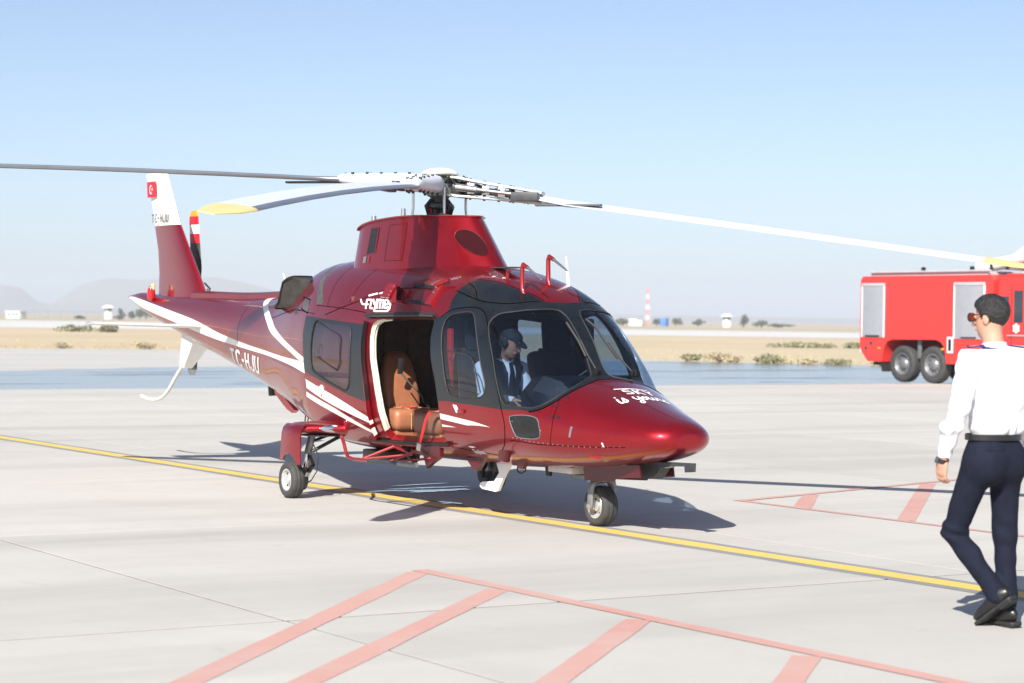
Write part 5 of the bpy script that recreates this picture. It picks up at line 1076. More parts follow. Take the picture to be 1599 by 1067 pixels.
for y in (-1.2, .2, 1.3):
    mb = MB(); mb.box((1.31, y, 1.1), (.04, .7, .6)); mb.build('window', M['tglass'], ht, False)
bk = empty('service_block', (-506, 358.4, 0), R(-58)); tag(bk, 'small white service block beside the red and white mast', 'building')
mb = MB(); mb.box((0, 0, 1.0), (3, 2.6, 2.0), bev=.05); mb.build('wall', M['hut'], bk)
mb = MB(); mb.box((0, 2.0, .8), (2.4, 1.4, 1.6), bev=.05); mb.build('annexe', M['hut'], bk)
for y in (-.8, .3):
    mb = MB(); mb.box((1.51, y, 1.1), (.04, .5, .6)); mb.build('window', M['tglass'], bk, False)
ct = empty('container', (-501.4, 365.8, 0), R(-58)); tag(ct, 'bright blue container standing in front of the far treeline', 'container')
mb = MB(); mb.box((0, 0, 1.2), (2.4, 1.75, 2.4), bev=.05); mb.build('container_shell', M['blue'], ct)
for y in (-.45, .45):
    mb = MB(); mb.box((1.215, y, 1.2), (.03, .8, 2.2), bev=.01); mb.build('container_door', M['blue'], ct)
ms = empty('lattice_mast', (-536.7, 384.8, 0)); tag(ms, 'red and white lattice radio mast on the horizon right of the windshield', 'mast')
for k in range(7):
    z0, z1 = k*1.65, (k+1)*1.65; m = M['mred'] if k % 2 == 0 else M['hut']; w0, w1 = .55-.05*k, .55-.05*(k+1); mb = MB()
    for sx, sy in ((-1, -1), (1, -1), (1, 1), (-1, 1)):
        mb.tube([(sx*w0, sy*w0, z0), (sx*w1, sy*w1, z1)], .055, 5)
        nx_, ny_ = (-sy, sx); mb.tube([(sx*w0, sy*w0, z0), (nx_*w1, ny_*w1, z1)], .05, 4)
    mb.build('mast_section', m, ms, False)
# fence along the left horizon
M['fence'] = mat('fence_steel', (.30, .30, .29), .7)
fc = empty('fence', (-560, 190, 0)); tag(fc, 'thin wire perimeter fence on tall posts along the left horizon', 'fence')
A, B_ = Vector((-536, 160, 0)), Vector((-570, 232, 0))
for k in range(17):
    q = A.lerp(B_, k/16)-Vector((-560, 190, 0)); mb = MB(); mb.box((q.x, q.y, 1.1), (.09, .09, 2.2)); mb.build('post', M['fence'], fc, False)
for z in (.8, 1.5, 2.1):
    a, b = A-Vector((-560, 190, 0)), B_-Vector((-560, 190, 0)); mb = MB(); mb.tube([(a.x, a.y, z), (b.x, b.y, z)], .025, 4); mb.build('wire', M['fence'], fc, False)
# hazy hills
hv = [(-4300, 700, 20), (-4100, 1000, 42), (-3950, 1200, 50), (-3880, 1290, 53), (-3855, 1335, 46), (-3838, 1363, 20), (-3825, 1385, 18), (-3807, 1413, 36), (-3795, 1432, 52), (-3783, 1452, 63), (-3765, 1480, 66), (-3743, 1518, 63), (-3715, 1560, 68), (-3671, 1632, 71), (-3640, 1680, 62), (-3600, 1745, 42), (-3577, 1783, 30), (-3500, 1900, 18), (-3350, 2150, 12), (-3150, 2480, 10), (-2900, 2850, 9), (-2600, 3200, 10), (-2300, 3500, 6)]
V = []; F = []; r = random.Random(8); n_ = len(hv); lay = [(1.0, 0), (.86, .03), (.55, .07), (.2, .11), (-.15, .15)]
for fz, sh in lay:
    for x, y, z in hv: V.append((x*(1-sh)+r.uniform(-8, 8), y*(1-sh)+r.uniform(-8, 8), z*max(fz, -.02)-(.5 if fz < 0 else 0)+(r.uniform(-.06, .06)*z if 0 < fz < 1 else 0)))
for fz, sh in ((.5, -.06), (-.1, -.12)):
    for x, y, z in hv: V.append((x*(1-sh), y*(1-sh), z*fz-.5*(fz < 0)))
F = [(l*n_+i, l*n_+i+1, (l+1)*n_+i+1, (l+1)*n_+i) for l in range(4) for i in range(n_-1)]+[(i+1, i, 5*n_+i, 5*n_+i+1) for i in range(n_-1)]+[(5*n_+i+1, 5*n_+i, 6*n_+i, 6*n_+i+1) for i in range(n_-1)]
hl = link_mesh('hills', V, F, M['hill'], None, True, 180); hl['kind'] = 'structure'
# weeds on the field edge
WG = 'weeds along the edge of the dry field'
WD = [((-57.0, 45.9), .55, .55, 'grey green weed clump by the windshield side of the field edge', 'weed'), ((-56.0, 46.4), .70, .62, 'tallest yellow green weed clump of the field edge, second from windshield', 'straw'), ((-55.2, 46.6), .6, .40, 'low straw coloured weed clump between two taller ones', 'straw'),
      ((-54.2, 47.6), .55, .50, 'dark green weed clump left of centre on the field edge', 'weed'), ((-53.9, 47.9), .7, .60, 'dense green weed clump midway from windshield to fire engine', 'weed'), ((-52.4, 48.3), .9, .35, 'low broad weed clump right of the dense green one', 'straw'), ((-51.0, 48.9), .9, .35, 'flat weed clump near the fire engine', 'weed'), ((-49.6, 50.0), .6, .32, 'last small weed clump beside the fire engine rear', 'weed'),
      ((-82.6, 27.0), .6, .45, 'small dry weed at the left edge of the field', 'straw'), ((-82.0, 31.0), .8, .5, 'dry weed under the stabiliser tip', 'straw'), ((-176, 62.5), 2.4, .9, 'dark green bush far left beside the runway', 'weed'), ((-172, 64.5), 1.3, 1.2, 'rounded green bush right of the flat one by the runway', 'weed'), ((-98, 86), 3.0, .5, 'flat green patch of weeds in the field left of the fire engine', 'weed'), ((-96, 90), 2.2, .5, 'second flat green patch of weeds, nearer the fire engine', 'weed')]
for k, ((x, y), rx, rz, lb, m) in enumerate(WD): leafy('weed_clump', (x, y, -.05), rx*.9, rz*.62, 90+k, lb, 'weed', WG, trunk_h=0.02, n=420, leaf=.07 if rx < 1.2 else .22, m=m)
# dry grass tufts
mb = MB(); r = random.Random(21)
def tuft(x, y, h, n=5):
    for _ in range(n):
        a = r.uniform(0, 6.28); d = Vector((math.cos(a), math.sin(a), 0)); w_ = .012+.012*r.random(); hh = h*r.uniform(.5, 1.1); p = Vector((x+r.uniform(-.15, .15), y+r.uniform(-.15, .15), -.05)); t = p+Vector((r.uniform(-.4, .4)*hh, r.uniform(-.4, .4)*hh, hh)); sd = Vector((-d.y, d.x, 0))*w_; b = len(mb.v); mb.v += [tuple(p-sd), tuple(p+sd), tuple(t)]; mb.f.append((b, b+1, b+2)); mb.m.append(0)
edge = [(-84, -5), (-82.5, 26), (-80.5, 34), (-58.5, 44.6), (-49.5, 49.2), (-30, 57.7), (-18, 62.8)]
for (x0, y0), (x1, y1) in zip(edge, edge[1:]):
    L_ = math.hypot(x1-x0, y1-y0); nx_, ny_ = -(y1-y0)/L_, (x1-x0)/L_
    if nx_ > 0 and ny_ < 0: nx_, ny_ = -nx_, -ny_
    if ny_ < 0 and abs(nx_) < .6: nx_, ny_ = -nx_, -ny_
    if nx_ > 0: nx_, ny_ = -nx_, -ny_
    for k in range(int(L_*22)):
        t = r.random(); dd = r.random()**2.2*30; tuft(x0+(x1-x0)*t+nx_*dd, y0+(y1-y0)*t+ny_*dd, r.choice((.06, .09, .13, .18)), 4)
gr = link_mesh('dry_grass', mb.v, mb.f, M['straw'], None, False); tag(gr, 'thin dry straw grass growing along the edge of the field', 'grass', kind='stuff')
# the air between here and the hills
M['haze'] = bpy.data.materials.new('haze'); M['haze'].use_nodes = True; n_ = M['haze'].node_tree; n_.nodes.clear()
o_ = n_.nodes.new('ShaderNodeOutputMaterial'); pv = n_.nodes.new('ShaderNodeVolumePrincipled'); pv.inputs['Color'].default_value = (.86, .92, 1.0, 1); pv.inputs['Density'].default_value = .00036; pv.inputs['Anisotropy'].default_value = -.05
n_.links.new(pv.outputs[0], o_.inputs['Volume'])
mb = MB(); mb.box((0, 0, 39), (10000, 10000, 84)); hz = mb.build('haze', M['haze'], None, False); hz['kind'] = 'stuff'; hz['label'] = 'pale haze hanging over the plain in front of the hills'
# ================================================================ people
def nets(sdf, lo, hi, h):
    """surface nets over a signed distance field -> verts, quads"""
    ax = [np.arange(l, u+h, h) for l, u in zip(lo, hi)]; X, Y, Z = np.meshgrid(*ax, indexing='ij'); D = sdf(np.stack([X, Y, Z], -1)); s = D < 0; nx, ny, nz = D.shape
    acc = np.zeros((nx-1, ny-1, nz-1, 3)); cnt = np.zeros((nx-1, ny-1, nz-1)); cor = [(i, j, k) for i in (0, 1) for j in (0, 1) for k in (0, 1)]
    def sl(o): return tuple(slice(a, a+n-1) for a, n in zip(o, (nx, ny, nz)))
    for a in cor:
        for d in range(3):
            if a[d]: continue
            b = tuple(v+(1 if i == d else 0) for i, v in enumerate(a)); da, db = D[sl(a)], D[sl(b)]; m = (da < 0) != (db < 0)
            t = np.where(m, da/np.where(m, da-db, 1), 0)
            for i in range(3): acc[..., i] += np.where(m, a[i]+(t if i == d else 0), 0)
            cnt += m
    act = cnt > 0; idx = -np.ones(act.shape, int); idx[act] = np.arange(act.sum()); ii = np.stack(np.nonzero(act), -1)
    V = (ii+acc[act]/cnt[act][:, None])*h+np.array(lo); F = []
    for d in range(3):
        o = [slice(None)]*3; o[d] = slice(0, -1); o2 = [slice(None)]*3; o2[d] = slice(1, None); ch = s[tuple(o)] != s[tuple(o2)]; e = np.stack(np.nonzero(ch), -1); u, w_ = [k for k in range(3) if k != d]
        ok = (e[:, u] > 0) & (e[:, w_] > 0) & (e[:, u] < (nx, ny, nz)[u]-1) & (e[:, w_] < (nx, ny, nz)[w_]-1); e = e[ok]; q = []
        for du, dw in ((-1, -1), (0, -1), (0, 0), (-1, 0)):
            c = e.copy(); c[:, u] += du; c[:, w_] += dw; q.append(idx[c[:, 0], c[:, 1], c[:, 2]])
        q = np.stack(q, -1); fl = s[e[:, 0], e[:, 1], e[:, 2]]; fl = fl if d != 1 else ~fl; q[~fl] = q[~fl][:, ::-1]; F.append(q)
    return V, np.concatenate(F)
def seg(p, a, b, ra, rb, sq=None):
    a, b = np.array(a, float), np.array(b, float); d = b-a; t = np.clip(((p-a)@d)/(d@d), 0, 1); return np.linalg.norm(p-a-t[..., None]*d, axis=-1)-(ra+(rb-ra)*t)
def chain(p, pts, rs, k=.02):
    r = None
    for i in range(len(pts)-1):
        q = seg(p, pts[i], pts[i+1], rs[i], rs[i+1]); r = q if r is None else smin(r, q, k)
    return r
def smin(a, b, k): h = np.clip(.5+.5*(b-a)/k, 0, 1); return b*(1-h)+a*h-k*h*(1-h)
def smax(a, b, k): return -smin(-a, -b, k)
def ell(p, c, r, Q=None):
    q = p-np.array(c)
    if Q is not None: q = q@np.array(Q).T
    r = np.array(r); n = np.linalg.norm(q/r, axis=-1); g = np.linalg.norm(q/(r*r), axis=-1); return n*(n-1)/np.maximum(g, 1e-6)
def wr(p, f, seed=0, dirn=(0, 0, 1)):
    """soft fold pattern"""
    r = np.random.RandomState(seed); v = 0
    for k in range(5):
        a = r.normal(size=3); a[2] += 1.2*np.sign(a[2]); a = a/np.linalg.norm(a)*f*(1+.6*k); ph = r.uniform(0, 6.28); wv = np.sin(p@(r.normal(size=3)*f*.5)+ph)
        v = v+np.sin(p@a+1.6*wv+ph)/(1+.5*k)
    return v/2.6
def obj_sdf(name, sdf, lo, hi, h, m, parent, kindless=True):
    V, F = nets(sdf, lo, hi, h); return link_mesh(name, V, F, m, parent, True, 180)
M['skin'] = mat('skin', (.50, .27, .185), .55, var=.08, scale=25)
M['skin2'] = mat('tanned_skin', (.42, .21, .14), .55, var=.12, scale=25)
M['hair'] = mat('black_hair', (.012, .011, .011), .45, var=.4, scale=60, bump=.9, bscale=160)
M['greyhair'] = mat('dark_grey_hair', (.03, .03, .032), .6, bump=.6, bscale=150)
M['shirt'] = mat('white_shirt_cotton', (.72, .72, .75), .8, var=.02, bump=.15, bscale=20)
M['navy'] = mat('navy_trouser_cloth', (.0075, .0095, .021), .85, spec=.2, var=.2, scale=20, bump=.15, bscale=60)
M['shoe'] = mat('black_shoe_leather', (.012, .011, .011), .32, var=.2, scale=20)
M['belt'] = mat('black_belt_leather', (.014, .013, .014), .35)
M['gold'] = mat('gold_braid', (.70, .30, .08), .5)
M['vest'] = mat('dark_pilot_vest', (.016, .018, .024), .8)
M['lanyard'] = mat('navy_lanyard', (.03, .03, .16), .6)
M['amber'] = mat('amber_sunglass_lens', (.16, .025, .012), .1, 0, .5)
def head_sdf(c, yaw, pitch=0.0, s=1.0):
    """head facing +y of its own frame; returns sdf and frame (rows: right, fwd, up)"""
    cy_, sy_, cp, sp_ = math.cos(yaw), math.sin(yaw), math.cos(pitch), math.sin(pitch)
    rt = np.array([cy_, sy_, 0]); fw = np.array([-sy_*cp, cy_*cp, sp_]); up = np.cross(rt, fw); Q = np.array([rt, fw, up]); c = np.array(c)
    def f(p):
        q = ((p-c)@Q.T)/s
        d = ell(q, (0, -.012, .028), (.076, .097, .100)); d = smin(d, ell(q, (0, .028, -.045), (.056, .062, .075)), .035)
        d = smin(d, seg(q, (0, .055, -.095), (0, .068, -.092), .022, .016), .02)
        d = smin(d, seg(q, (0, .090, .022), (0, .112, -.028), .009, .014), .014)
        d = smin(d, seg(q, (-.02, .088, -.058), (.02, .088, -.058), .009, .009), .01)
        d = smin(d, seg(q, (-.03, .086, .036), (.03, .086, .036), .009, .009), .02)
        for sx in (-1, 1):
            d = smax(d, -(np.linalg.norm(q-np.array([sx*.031, .094, .016]), axis=-1)-.013), .012)
            d = smin(d, np.linalg.norm(q-np.array([sx*.031, .080, .014]), axis=-1)-.013, .003)
            e = ell(q, (sx*.080, -.008, -.004), (.011, .022, .034)); d = smin(d, e, .008)
        return d*s
    return f, Q
def hand_pts(w_, fdir, palm_n, curl=.5, L=.085):
    """wrist point, finger direction, palm normal -> list of finger chains"""
    f = np.array(fdir, float); f /= np.linalg.norm(f); n = np.array(palm_n, float); n -= f*(n@f); n /= np.linalg.norm(n); sd = np.cross(f, n); w_ = np.array(w_, float); out = []
    for k, (o, l) in enumerate(((-.028, .070), (-.009, .080), (.010, .075), (.029, .060))):
        b = w_+f*.088+sd*o; a = curl*.5; p1 = b+(f*math.cos(a)+n*math.sin(a))*l*.45; a2 = curl*1.4; p2 = p1+(f*math.cos(a2)+n*math.sin(a2))*l*.32; a3 = curl*2.1; p3 = p2+(f*math.cos(a3)+n*math.sin(a3))*l*.25; out.append(([b-f*.02, b, p1, p2, p3], [.0095, .0095, .0088, .008, .007]))
    t0 = w_+f*.03-sd*.028+n*.008; t1 = t0+(f*.65-sd*.35+n*.5)*.045; t2 = t1+(f*.85-sd*.05+n*.45)*.032; t3 = t2+(f*.9+n*.3)*.022; out.append(([t0, t1, t2, t3], [.014, .012, .0105, .008])); return out, f, n, sd
def hand_sdf(w_, fdir, palm_n, curl=.5):
    ch, f, n, sd = hand_pts(w_, fdir, palm_n, curl); w_ = np.array(w_, float); Q = np.array([sd, n, f])
    def g(p):
        d = ell(p, w_+f*.050, (.042, .019, .056), Q); d = smin(d, seg(p, w_-f*.05, w_+f*.03, .027, .026), .02)
        for pts, rs in ch: d = smin(d, chain(p, pts, rs, .004), .006)
        return d
    return g
# ---------------- the man walking towards the fire engine (own frame: x to his side, y ahead of the lens axis, z up)
man = empty('person', (9.466, -1.320, 0), math.atan2(.849, .528))
tag(man, 'man in white uniform shirt and navy trousers walking away at the right edge', 'person')
FD = np.array([-.50, .866, 0]); LF = np.array([-.866, -.50, 0])         # where he faces, his left
def bt(lat, fwd, z, c=(0, 0)): return np.array([c[0], c[1], 0])+LF*lat+FD*fwd+np.array([0, 0, z])
TQ = np.array([LF, FD, [0, 0, 1]])
PC_ = (-.035, .01)
lsh, rsh = np.array([-.195, -.085, 1.515]), np.array([.165, .125, 1.515])
lel, rel = np.array([-.262, -.135, 1.235]), np.array([.225, .165, 1.225]); lwr, rwr = np.array([-.332, -.055, .950]), np.array([.20, .30, 1.02])
lhp, rhp = np.array([-.125, -.04, .93]), np.array([.045, .06, .93]); lkn, rkn = np.array([-.230, .105, .53]), np.array([.055, .085, .52]); lan, ran = np.array([.0, -.005, .165]), np.array([.065, .05, .10])
hc = np.array([-.052, .045, 1.750]); hf, HQ = head_sdf(hc, R(50), R(-4), .96)
nk = lambda p: seg(p, (-.035, .02, 1.56), (-.05, .035, 1.70), .062, .054)
def core(p):
    d = smin(ell(p, (-.03, .01, 1.30), (.165, .105, .27), TQ), ell(p, (-.035, .01, .97), (.155, .11, .15), TQ), .08)
    d = smin(d, nk(p), .03)
    for a, b, c in ((lsh, lel, lwr), (rsh, rel, rwr)): d = smin(d, chain(p, [a, b, c], [.048, .038, .026]), .03)
    for a, b, c in ((lhp, lkn, lan), (rhp, rkn, ran)): d = smin(d, chain(p, [a, b, c], [.075, .05, .036]), .03)
    return d
Vs, Fs, b = [], [], 0
def addm(sdf, lo, hi, h):
    global b
    V, F = nets(sdf, lo, hi, h); Vs.append(V); Fs.append(F+b); b += len(V)
addm(core, (-.42, -.25, .06), (.36, .42, 1.68), .012)
addm(lambda p: smin(hf(p), nk(p), .03), (-.20, -.12, 1.57), (.10, .21, 1.91), .0048)
addm(hand_sdf(lwr+np.array([0, 0, .01]), (-.06, .12, -1), (.75, .55, 0), .62), (-.43, -.14, .72), (-.24, .08, 1.03), .0036)
addm(hand_sdf(rwr, (.0, .25, -1), (-.8, .5, 0), .6), (.1, .2, .80), (.32, .42, 1.10), .0045)
link_mesh('body', np.concatenate(Vs), np.concatenate(Fs), M['skin'], man, True, 180)
def shirt(p):
    d = ell(p, (-.005, .018, 1.37), (.200, .118, .24), TQ)
    d = smin(d, ell(p, (-.02, .012, 1.16), (.170, .112, .17), TQ), .10)
    d = smin(d, seg(p, lsh+np.array([.05, .02, .0]), rsh-np.array([.03, .02, .0]), .062, .062), .07)
    d = smin(d, ell(p, (-.02, .02, 1.53), (.10, .075, .065), TQ), .05)
    for k, (a, e, c) in enumerate(((lsh, lel, lwr), (rsh, rel, rwr))):
        s_ = chain(p, [a, e, c+np.array([0, 0, .02])], [.072, .056, .040], .03)+.009*wr(p, 34, 3+k); d = smin(d, s_, .035)
    d = d+.008*wr(p, 24, 7)*np.clip((1.5-p[..., 2])*4, 0.2, 1)
    blouse = np.exp(-((p[..., 2]-1.125)/.035)**2); d = d-.012*blouse+.007*blouse*np.sin(p@LF*60+2*np.sin(p@LF*23))
    return smax(d, 1.085-p[..., 2]+0*d, .01) if False else np.maximum(d, np.where((p[..., 2] < 1.085) & (np.linalg.norm((p-np.array([-.03, .01, 1.0]))[..., :2], axis=-1) < .215), 1.085-p[..., 2], -1))
obj_sdf('shirt', lambda p: np.maximum(shirt(p), p[..., 2]-1.575), (-.46, -.28, .96), (.38, .44, 1.60), .0075, M['shirt'], man)
# collar, lanyard, epaulettes, cuff
def colr(p):
    q = p-np.array([-.036, .02, 1.585]); d = np.abs(np.hypot(q[..., 0], q[..., 1])-.068+.18*(q[..., 2]))-.005; return np.maximum(d, np.abs(q[..., 2]+.12*(q@FD))-.027)
obj_sdf('shirt_collar', colr, (-.16, -.10, 1.53), (.09, .14, 1.64), .005, M['shirt'], man)
mb = MB(); pts = [Vector((-.036, .02, 1.585))+Vector((.077*math.cos(a), .077*math.sin(a), -.004+.012*math.sin(a-1.0))) for a in np.linspace(R(150), R(395), 24)]
mb.loft([[p+Vector((0, 0, .007)), p*1.0+Vector(((p.x+.036)*.05, (p.y-.02)*.05, 0)), p-Vector((0, 0, .007)), p-Vector(((p.x+.036)*.03, (p.y-.02)*.03, 0))] for p in pts]); mb.build('lanyard', M['lanyard'], man)
for sh, sg in ((lsh, -1), (rsh, 1)):
    a = sh+np.array([0, 0, .058]); b_ = np.array([-.02, .02, 1.592])+(sh-np.array([0, .02, 1.5]))*.42; b_[2] = 1.588; mb = MB(); d = Vector(b_-a); sd = d.cross(Vector((0, 0, 1))).normalized()*.020; up = Vector((0, 0, .008)); a = Vector(a)+Vector((0, 0, .008)); e = a+d*.85
    mb.add([a-sd, a+sd, e+sd, e-sd, a-sd+up, a+sd+up, e+sd*.8+up, e-sd*.8+up], [(0, 1, 5, 4), (1, 2, 6, 5), (2, 3, 7, 6), (3, 0, 4, 7), (4, 5, 6, 7)]); ep = mb.build('epaulette', M['lanyard'], man, False)
    for t in (.15, .35, .55):
        mb = MB(); c_ = a+d*.85*t+up*1.15; mb.add([c_-sd*.95-d*.07, c_+sd*.95-d*.07, c_+sd*.95+d*.07, c_-sd*.95+d*.07], [(0, 1, 2, 3)]); mb.build('gold_bar', M['gold'], ep, False)
def trouser(p):
    d = ell(p, (-.038, .005, .985), (.173, .123, .17), TQ)
    d = smin(d, ell(p, bt(.085, -.045, .93, PC_), (.10, .10, .12), TQ), .06); d = smin(d, ell(p, bt(-.085, -.045, .93, PC_), (.10, .10, .12), TQ), .06)
    L1 = chain(p, [lhp, lkn, lan+np.array([0, 0, .02])], [.096, .066, .055], .03)+.009*wr(p, 22, 11)*np.clip(1.1-p[..., 2], .3, 1)
    R1 = chain(p, [rhp, rkn, ran+np.array([0, 0, .03])], [.096, .066, .057], .03)+.009*wr(p, 22, 17)*np.clip(1.1-p[..., 2], .3, 1)
    d = smin(smin(d, L1, .04), R1, .04)
    kn = np.exp(-np.linalg.norm((p-lkn)/np.array([.12, .12, .07]), axis=-1)**2); d = d+.007*kn*np.sin((p@np.array([.3, -.2, 1]))*90)
    pk = np.exp(-((p[..., 2]-1.005)/.004)**2)*(np.abs((p-np.array([PC_[0], PC_[1], 0]))@LF-.085) < .065)*(((p-np.array([PC_[0], PC_[1], 0]))@FD) < 0); d = d+.006*pk
    return np.maximum(d, p[..., 2]-1.088)
obj_sdf('trousers', trouser, (-.36, -.22, .06), (.22, .26, 1.11), .0075, M['navy'], man)
mb = MB(); R_ = []
for z, g in ((1.062, 1.0), (1.064, 1.03), (1.096, 1.03), (1.098, 1.0)): R_.append([Vector(bt(.174*g*math.cos(a), .124*g*math.sin(a), z, (-.036, .008))) for a in np.linspace(0, 2*math.pi, 48, endpoint=False)])
mb.loft(R_, cap=False); mb.build('belt', M['belt'], man)
def shoe(name, heel, toe, ank, up):
    heel, toe, ank, up = map(lambda q: np.array(q, float), (heel, toe, ank, up)); f = toe-heel; L_ = np.linalg.norm(f); f /= L_; up = up-f*(up@f); up /= np.linalg.norm(up); sd = np.cross(f, up); Q = np.array([f, sd, up])
    def g(p):
        q = (p-heel)@Q.T; d = ell(q, (L_*.70, 0, .030), (.105, .047, .040)); d = smin(d, ell(q, (L_*.25, 0, .042), (.085, .040, .052)), .05); d = smin(d, seg(p, heel+f*.055+up*.06, ank, .044, .042), .03); return np.maximum(d, -q[..., 2])
    allp = np.array([heel, toe, ank]); lo, hi = allp.min(0)-.09, allp.max(0)+.09; o = obj_sdf(name, g, lo, hi, .006, M['shoe'], man)
    def so_(p):
        q = (p-heel)@Q.T; w_ = np.where(q[..., 0] < L_*.4, .040, .047); d = np.maximum(np.hypot(np.maximum(np.abs(q[..., 0]-L_*.5)-L_*.5, 0), np.maximum(np.abs(q[..., 1])-w_*.4, 0))-.028, np.abs(q[..., 2]+.006)-.010); hl = np.maximum(np.maximum(np.abs(q[..., 0]-.03)-.045, np.abs(q[..., 1])-.036), np.abs(q[..., 2]+.016)-.014); return np.minimum(d, hl)
    obj_sdf('sole', so_, lo-.02, hi, .006, M['rub'], o); return o
shoe('shoe', (.055, -.065, .175), (-.075, .085, .025), lan+np.array([0, 0, .03]), (-.55, .55, .75))
shoe('shoe', (.098, -.008, .03), (-.035, .215, .022), ran+np.array([0, 0, .05]), (0, 0, 1))
# hair
def sstep(a, b, x): t = np.clip((x-a)/(b-a), 0, 1); return t*t*(3-2*t)
def hair(p):
    q = (p-hc)@HQ.T; x, y, z = q[..., 0], q[..., 1], q[..., 2]
    t = .0015+.013*sstep(-.06, .05, z)+.010*sstep(.05, .10, z)*sstep(-.06, .07, y); d = hf(p)-t-(.0012+.0022*sstep(.0, .08, z))*wr(p*np.array([1, 1, .35]), 200, 5)-.0012*wr(p*np.array([1, 1, .4]), 520, 8)
    line = np.interp(z, [-.09, -.075, -.045, -.015, .02, .04, .065, .085, .13], [-.062, -.052, -.030, .016, .026, .038, .070, .092, .10])      # front limit of the hair at each height
    d = smax(d, y-line-.004*wr(p, 160, 4), .006); d = np.maximum(d, -.082-z)
    for sx in (-1, 1): d = np.maximum(d, -(ell(q, (sx*.084, -.006, -.008), (.024, .026, .036))))
    return d
obj_sdf('hair', hair, (-.21, -.13, 1.64), (.11, .22, 1.92), .0035, M['hair'], man)
sg = empty('sunglasses', tuple(hc), parent=man)
def hq(x, y, z): return Vector(HQ.T@np.array([x, y, z]))
for sx in (-1, 1):
    mb = MB(); mb.tube([hq(sx*.076, -.005, .022), hq(sx*.078, .05, .022), hq(sx*.070, .098, .022)], .0035, 6); mb.build('temple_arm', M['rub'], sg)
    mb = MB(); cs = [hq(sx*(.036+.030*math.cos(a)), .108-.02*abs(math.cos(a)) if sx*math.cos(a) > 0 else .110, .012+.024*math.sin(a)) for a in np.linspace(0, 2*math.pi, 20, endpoint=False)]; mb.add([hq(sx*.036, .113, .012)]+cs, [(0, 1+i, 1+(i+1) % 20) for i in range(20)]); mb.build('lens', M['amber'], sg)
    mb = MB(); mb.tube(cs+[cs[0]], .003, 6, cap=False); mb.build('lens_rim', M['rub'], sg)
# watch
mb = MB(); R_ = []; axw = Vector(lel-lwr).normalized(); u = axw.orthogonal().normalized(); v = axw.cross(u)
for t, r_ in ((-.014, .030), (-.013, .034), (.013, .035), (.014, .031)): R_.append([Vector(lwr)-axw*.004+axw*t+(u*math.cos(a)+v*math.sin(a))*r_ for a in np.linspace(0, 2*math.pi, 24, endpoint=False)])
wt = None; mb.loft(R_, cap=False); wt = mb.build('wristwatch', M['rub'], man)
mb = MB(); mb.box(Vector(lwr)+Vector((-.034, .0, .0)), (.014, .034, .036), Matrix.Rotation(R(15), 4, 'Y'), bev=.005); mb.build('watch_case', M['dgrey'], wt)
# ---------------- the pilot in the right-hand seat
pil = empty('person', (2.45, -.36, .60)); tag(pil, 'pilot with dark cap, white shirt and tie seated behind the starboard windshield, looking down', 'person')
phc = np.array([.235, -.02, .905]); pf, PQ = head_sdf(phc, R(-62), R(-22), 1.0); PL = {'lsh': (.06, .19, .68), 'rsh': (.06, -.19, .68), 'lel': (.16, .23, .45), 'rel': (.17, -.23, .43), 'lwr': (.38, .12, .40), 'rwr': (.40, -.10, .42)}; PL = {k: np.array(v_) for k, v_ in PL.items()}
def ptor(p):
    d = seg(p, (.03, 0, .30), (.09, 0, .62), .135, .15); d = smin(d, seg(p, PL['lsh'], PL['rsh'], .062, .062), .06); return d
def plegs(p):
    d = None
    for sx in (-1, 1):
        s_ = chain(p, [(.02, sx*.09, .28), (.44, sx*.13, .34), (.62, sx*.13, .06)], [.085, .065, .05]); d = s_ if d is None else smin(d, s_, .03)
    return d
pnk = lambda p: seg(p, (.10, 0, .68), (.19, -.01, .84), .058, .052)
Vs, Fs, b = [], [], 0
addm(lambda p: smin(smin(ptor(p)+.03, plegs(p)+.02, .05), pnk(p), .03), (-.2, -.32, .0), (.75, .32, .86), .014)
addm(lambda p: smin(pf(p), pnk(p), .03), (.06, -.17, .70), (.42, .15, 1.06), .0055)
addm(hand_sdf(PL['rwr'], (.6, .5, -.1), (.2, -.3, -.9), .7), (.30, -.20, .30), (.62, .10, .54), .0045)
addm(hand_sdf(PL['lwr'], (.7, -.3, -.1), (.2, .3, -.9), .6), (.28, -.04, .30), (.60, .22, .52), .0045)
link_mesh('body', np.concatenate(Vs), np.concatenate(Fs), M['skin2'], pil, True, 180)
def psl(p):
    d = None
    for sx in 'lr':
        s_ = chain(p, [PL[sx+'sh'], PL[sx+'el'], PL[sx+'wr']], [.066, .052, .038], .03)+.004*wr(p, 36, 4); d = s_ if d is None else np.minimum(d, s_)
    return d
obj_sdf('shirt', lambda p: smin(ptor(p)+.004*wr(p, 26, 2), psl(p), .03), (-.2, -.36, .18), (.52, .36, .80), .009, M['shirt'], pil)
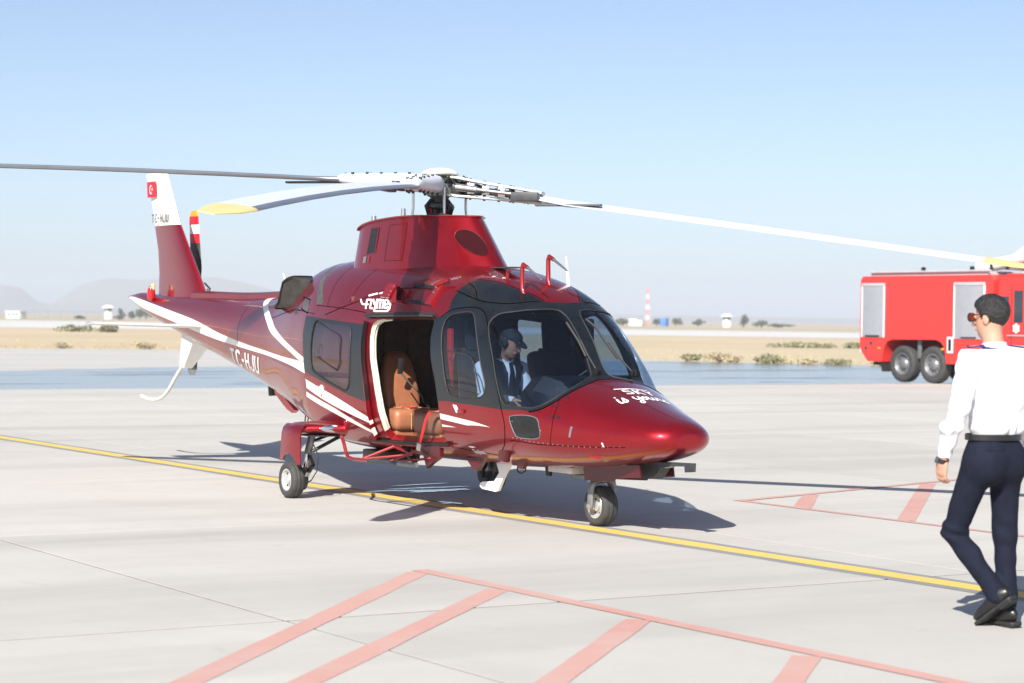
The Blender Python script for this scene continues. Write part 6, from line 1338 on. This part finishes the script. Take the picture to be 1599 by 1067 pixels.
obj_sdf('trousers', lambda p: plegs(p)-.008, (-.12, -.26, -.02), (.74, .26, .45), .011, M['navy'], pil)
obj_sdf('vest', lambda p: np.maximum(np.maximum(ptor(p)-.010+.003*wr(p, 24, 6), .10-np.abs(p[..., 1])*2.4+np.minimum(0, .15-p[..., 0])*0-np.where(p[..., 0] < .1, 1, 0)+(.66-p[..., 2])*-.25), np.abs(p[..., 1])-.185), (-.2, -.24, .16), (.36, .24, .76), .009, M['vest'], pil)
mb = MB(); tp = [(.215, 0, .735), (.245, 0, .66), (.245, .0, .55), (.225, 0, .42)]; mb.loft([[(x, -w_, z), (x+.012, 0, z), (x, w_, z), (x-.01, 0, z)] for (x, _, z), w_ in zip(tp, (.018, .022, .032, .036))]); mb.build('tie', M['navy'], pil)
def pcol(p):
    q = p-np.array([.125, 0, .735]); d = np.abs(np.hypot(q[..., 0]-.3*q[..., 2], q[..., 1])-.066)-.006; return np.maximum(d, np.abs(q[..., 2]-.0)-.03)
obj_sdf('shirt_collar', pcol, (.02, -.1, .68), (.25, .1, .79), .006, M['shirt'], pil)
def phair(p):
    q = (p-phc)@PQ.T; return np.maximum(np.maximum(pf(p)-.009, q[..., 1]-.012), -.05-q[..., 2])
obj_sdf('hair', phair, (.06, -.17, .75), (.42, .15, 1.06), .006, M['greyhair'], pil)
def pcap(p):
    q = (p-phc)@PQ.T; d = np.maximum(ell(q, (0, -.010, .055), (.088, .108, .072)), .042-q[..., 2]-.0); br = np.maximum(np.maximum(ell(q, (0, .095, .042), (.080, .085, .05)), np.abs(q[..., 2]-.040+.35*(q[..., 1]-.08))-.004), .06-q[..., 1]); return np.minimum(d, br)
obj_sdf('cap', pcap, (.04, -.22, .75), (.48, .18, 1.08), .0055, M['vest'], pil)
for s_ in (1, -1):
    q0 = phc+PQ.T@np.array([s_*.086, -.005, 0]); mb = MB(); mb.lathe([(0, .018), (.030, .014), (.036, 0), (.030, -.012)], q0, PQ[0]*s_, 16); mb.build('headset_cup', M['rub'], pil)
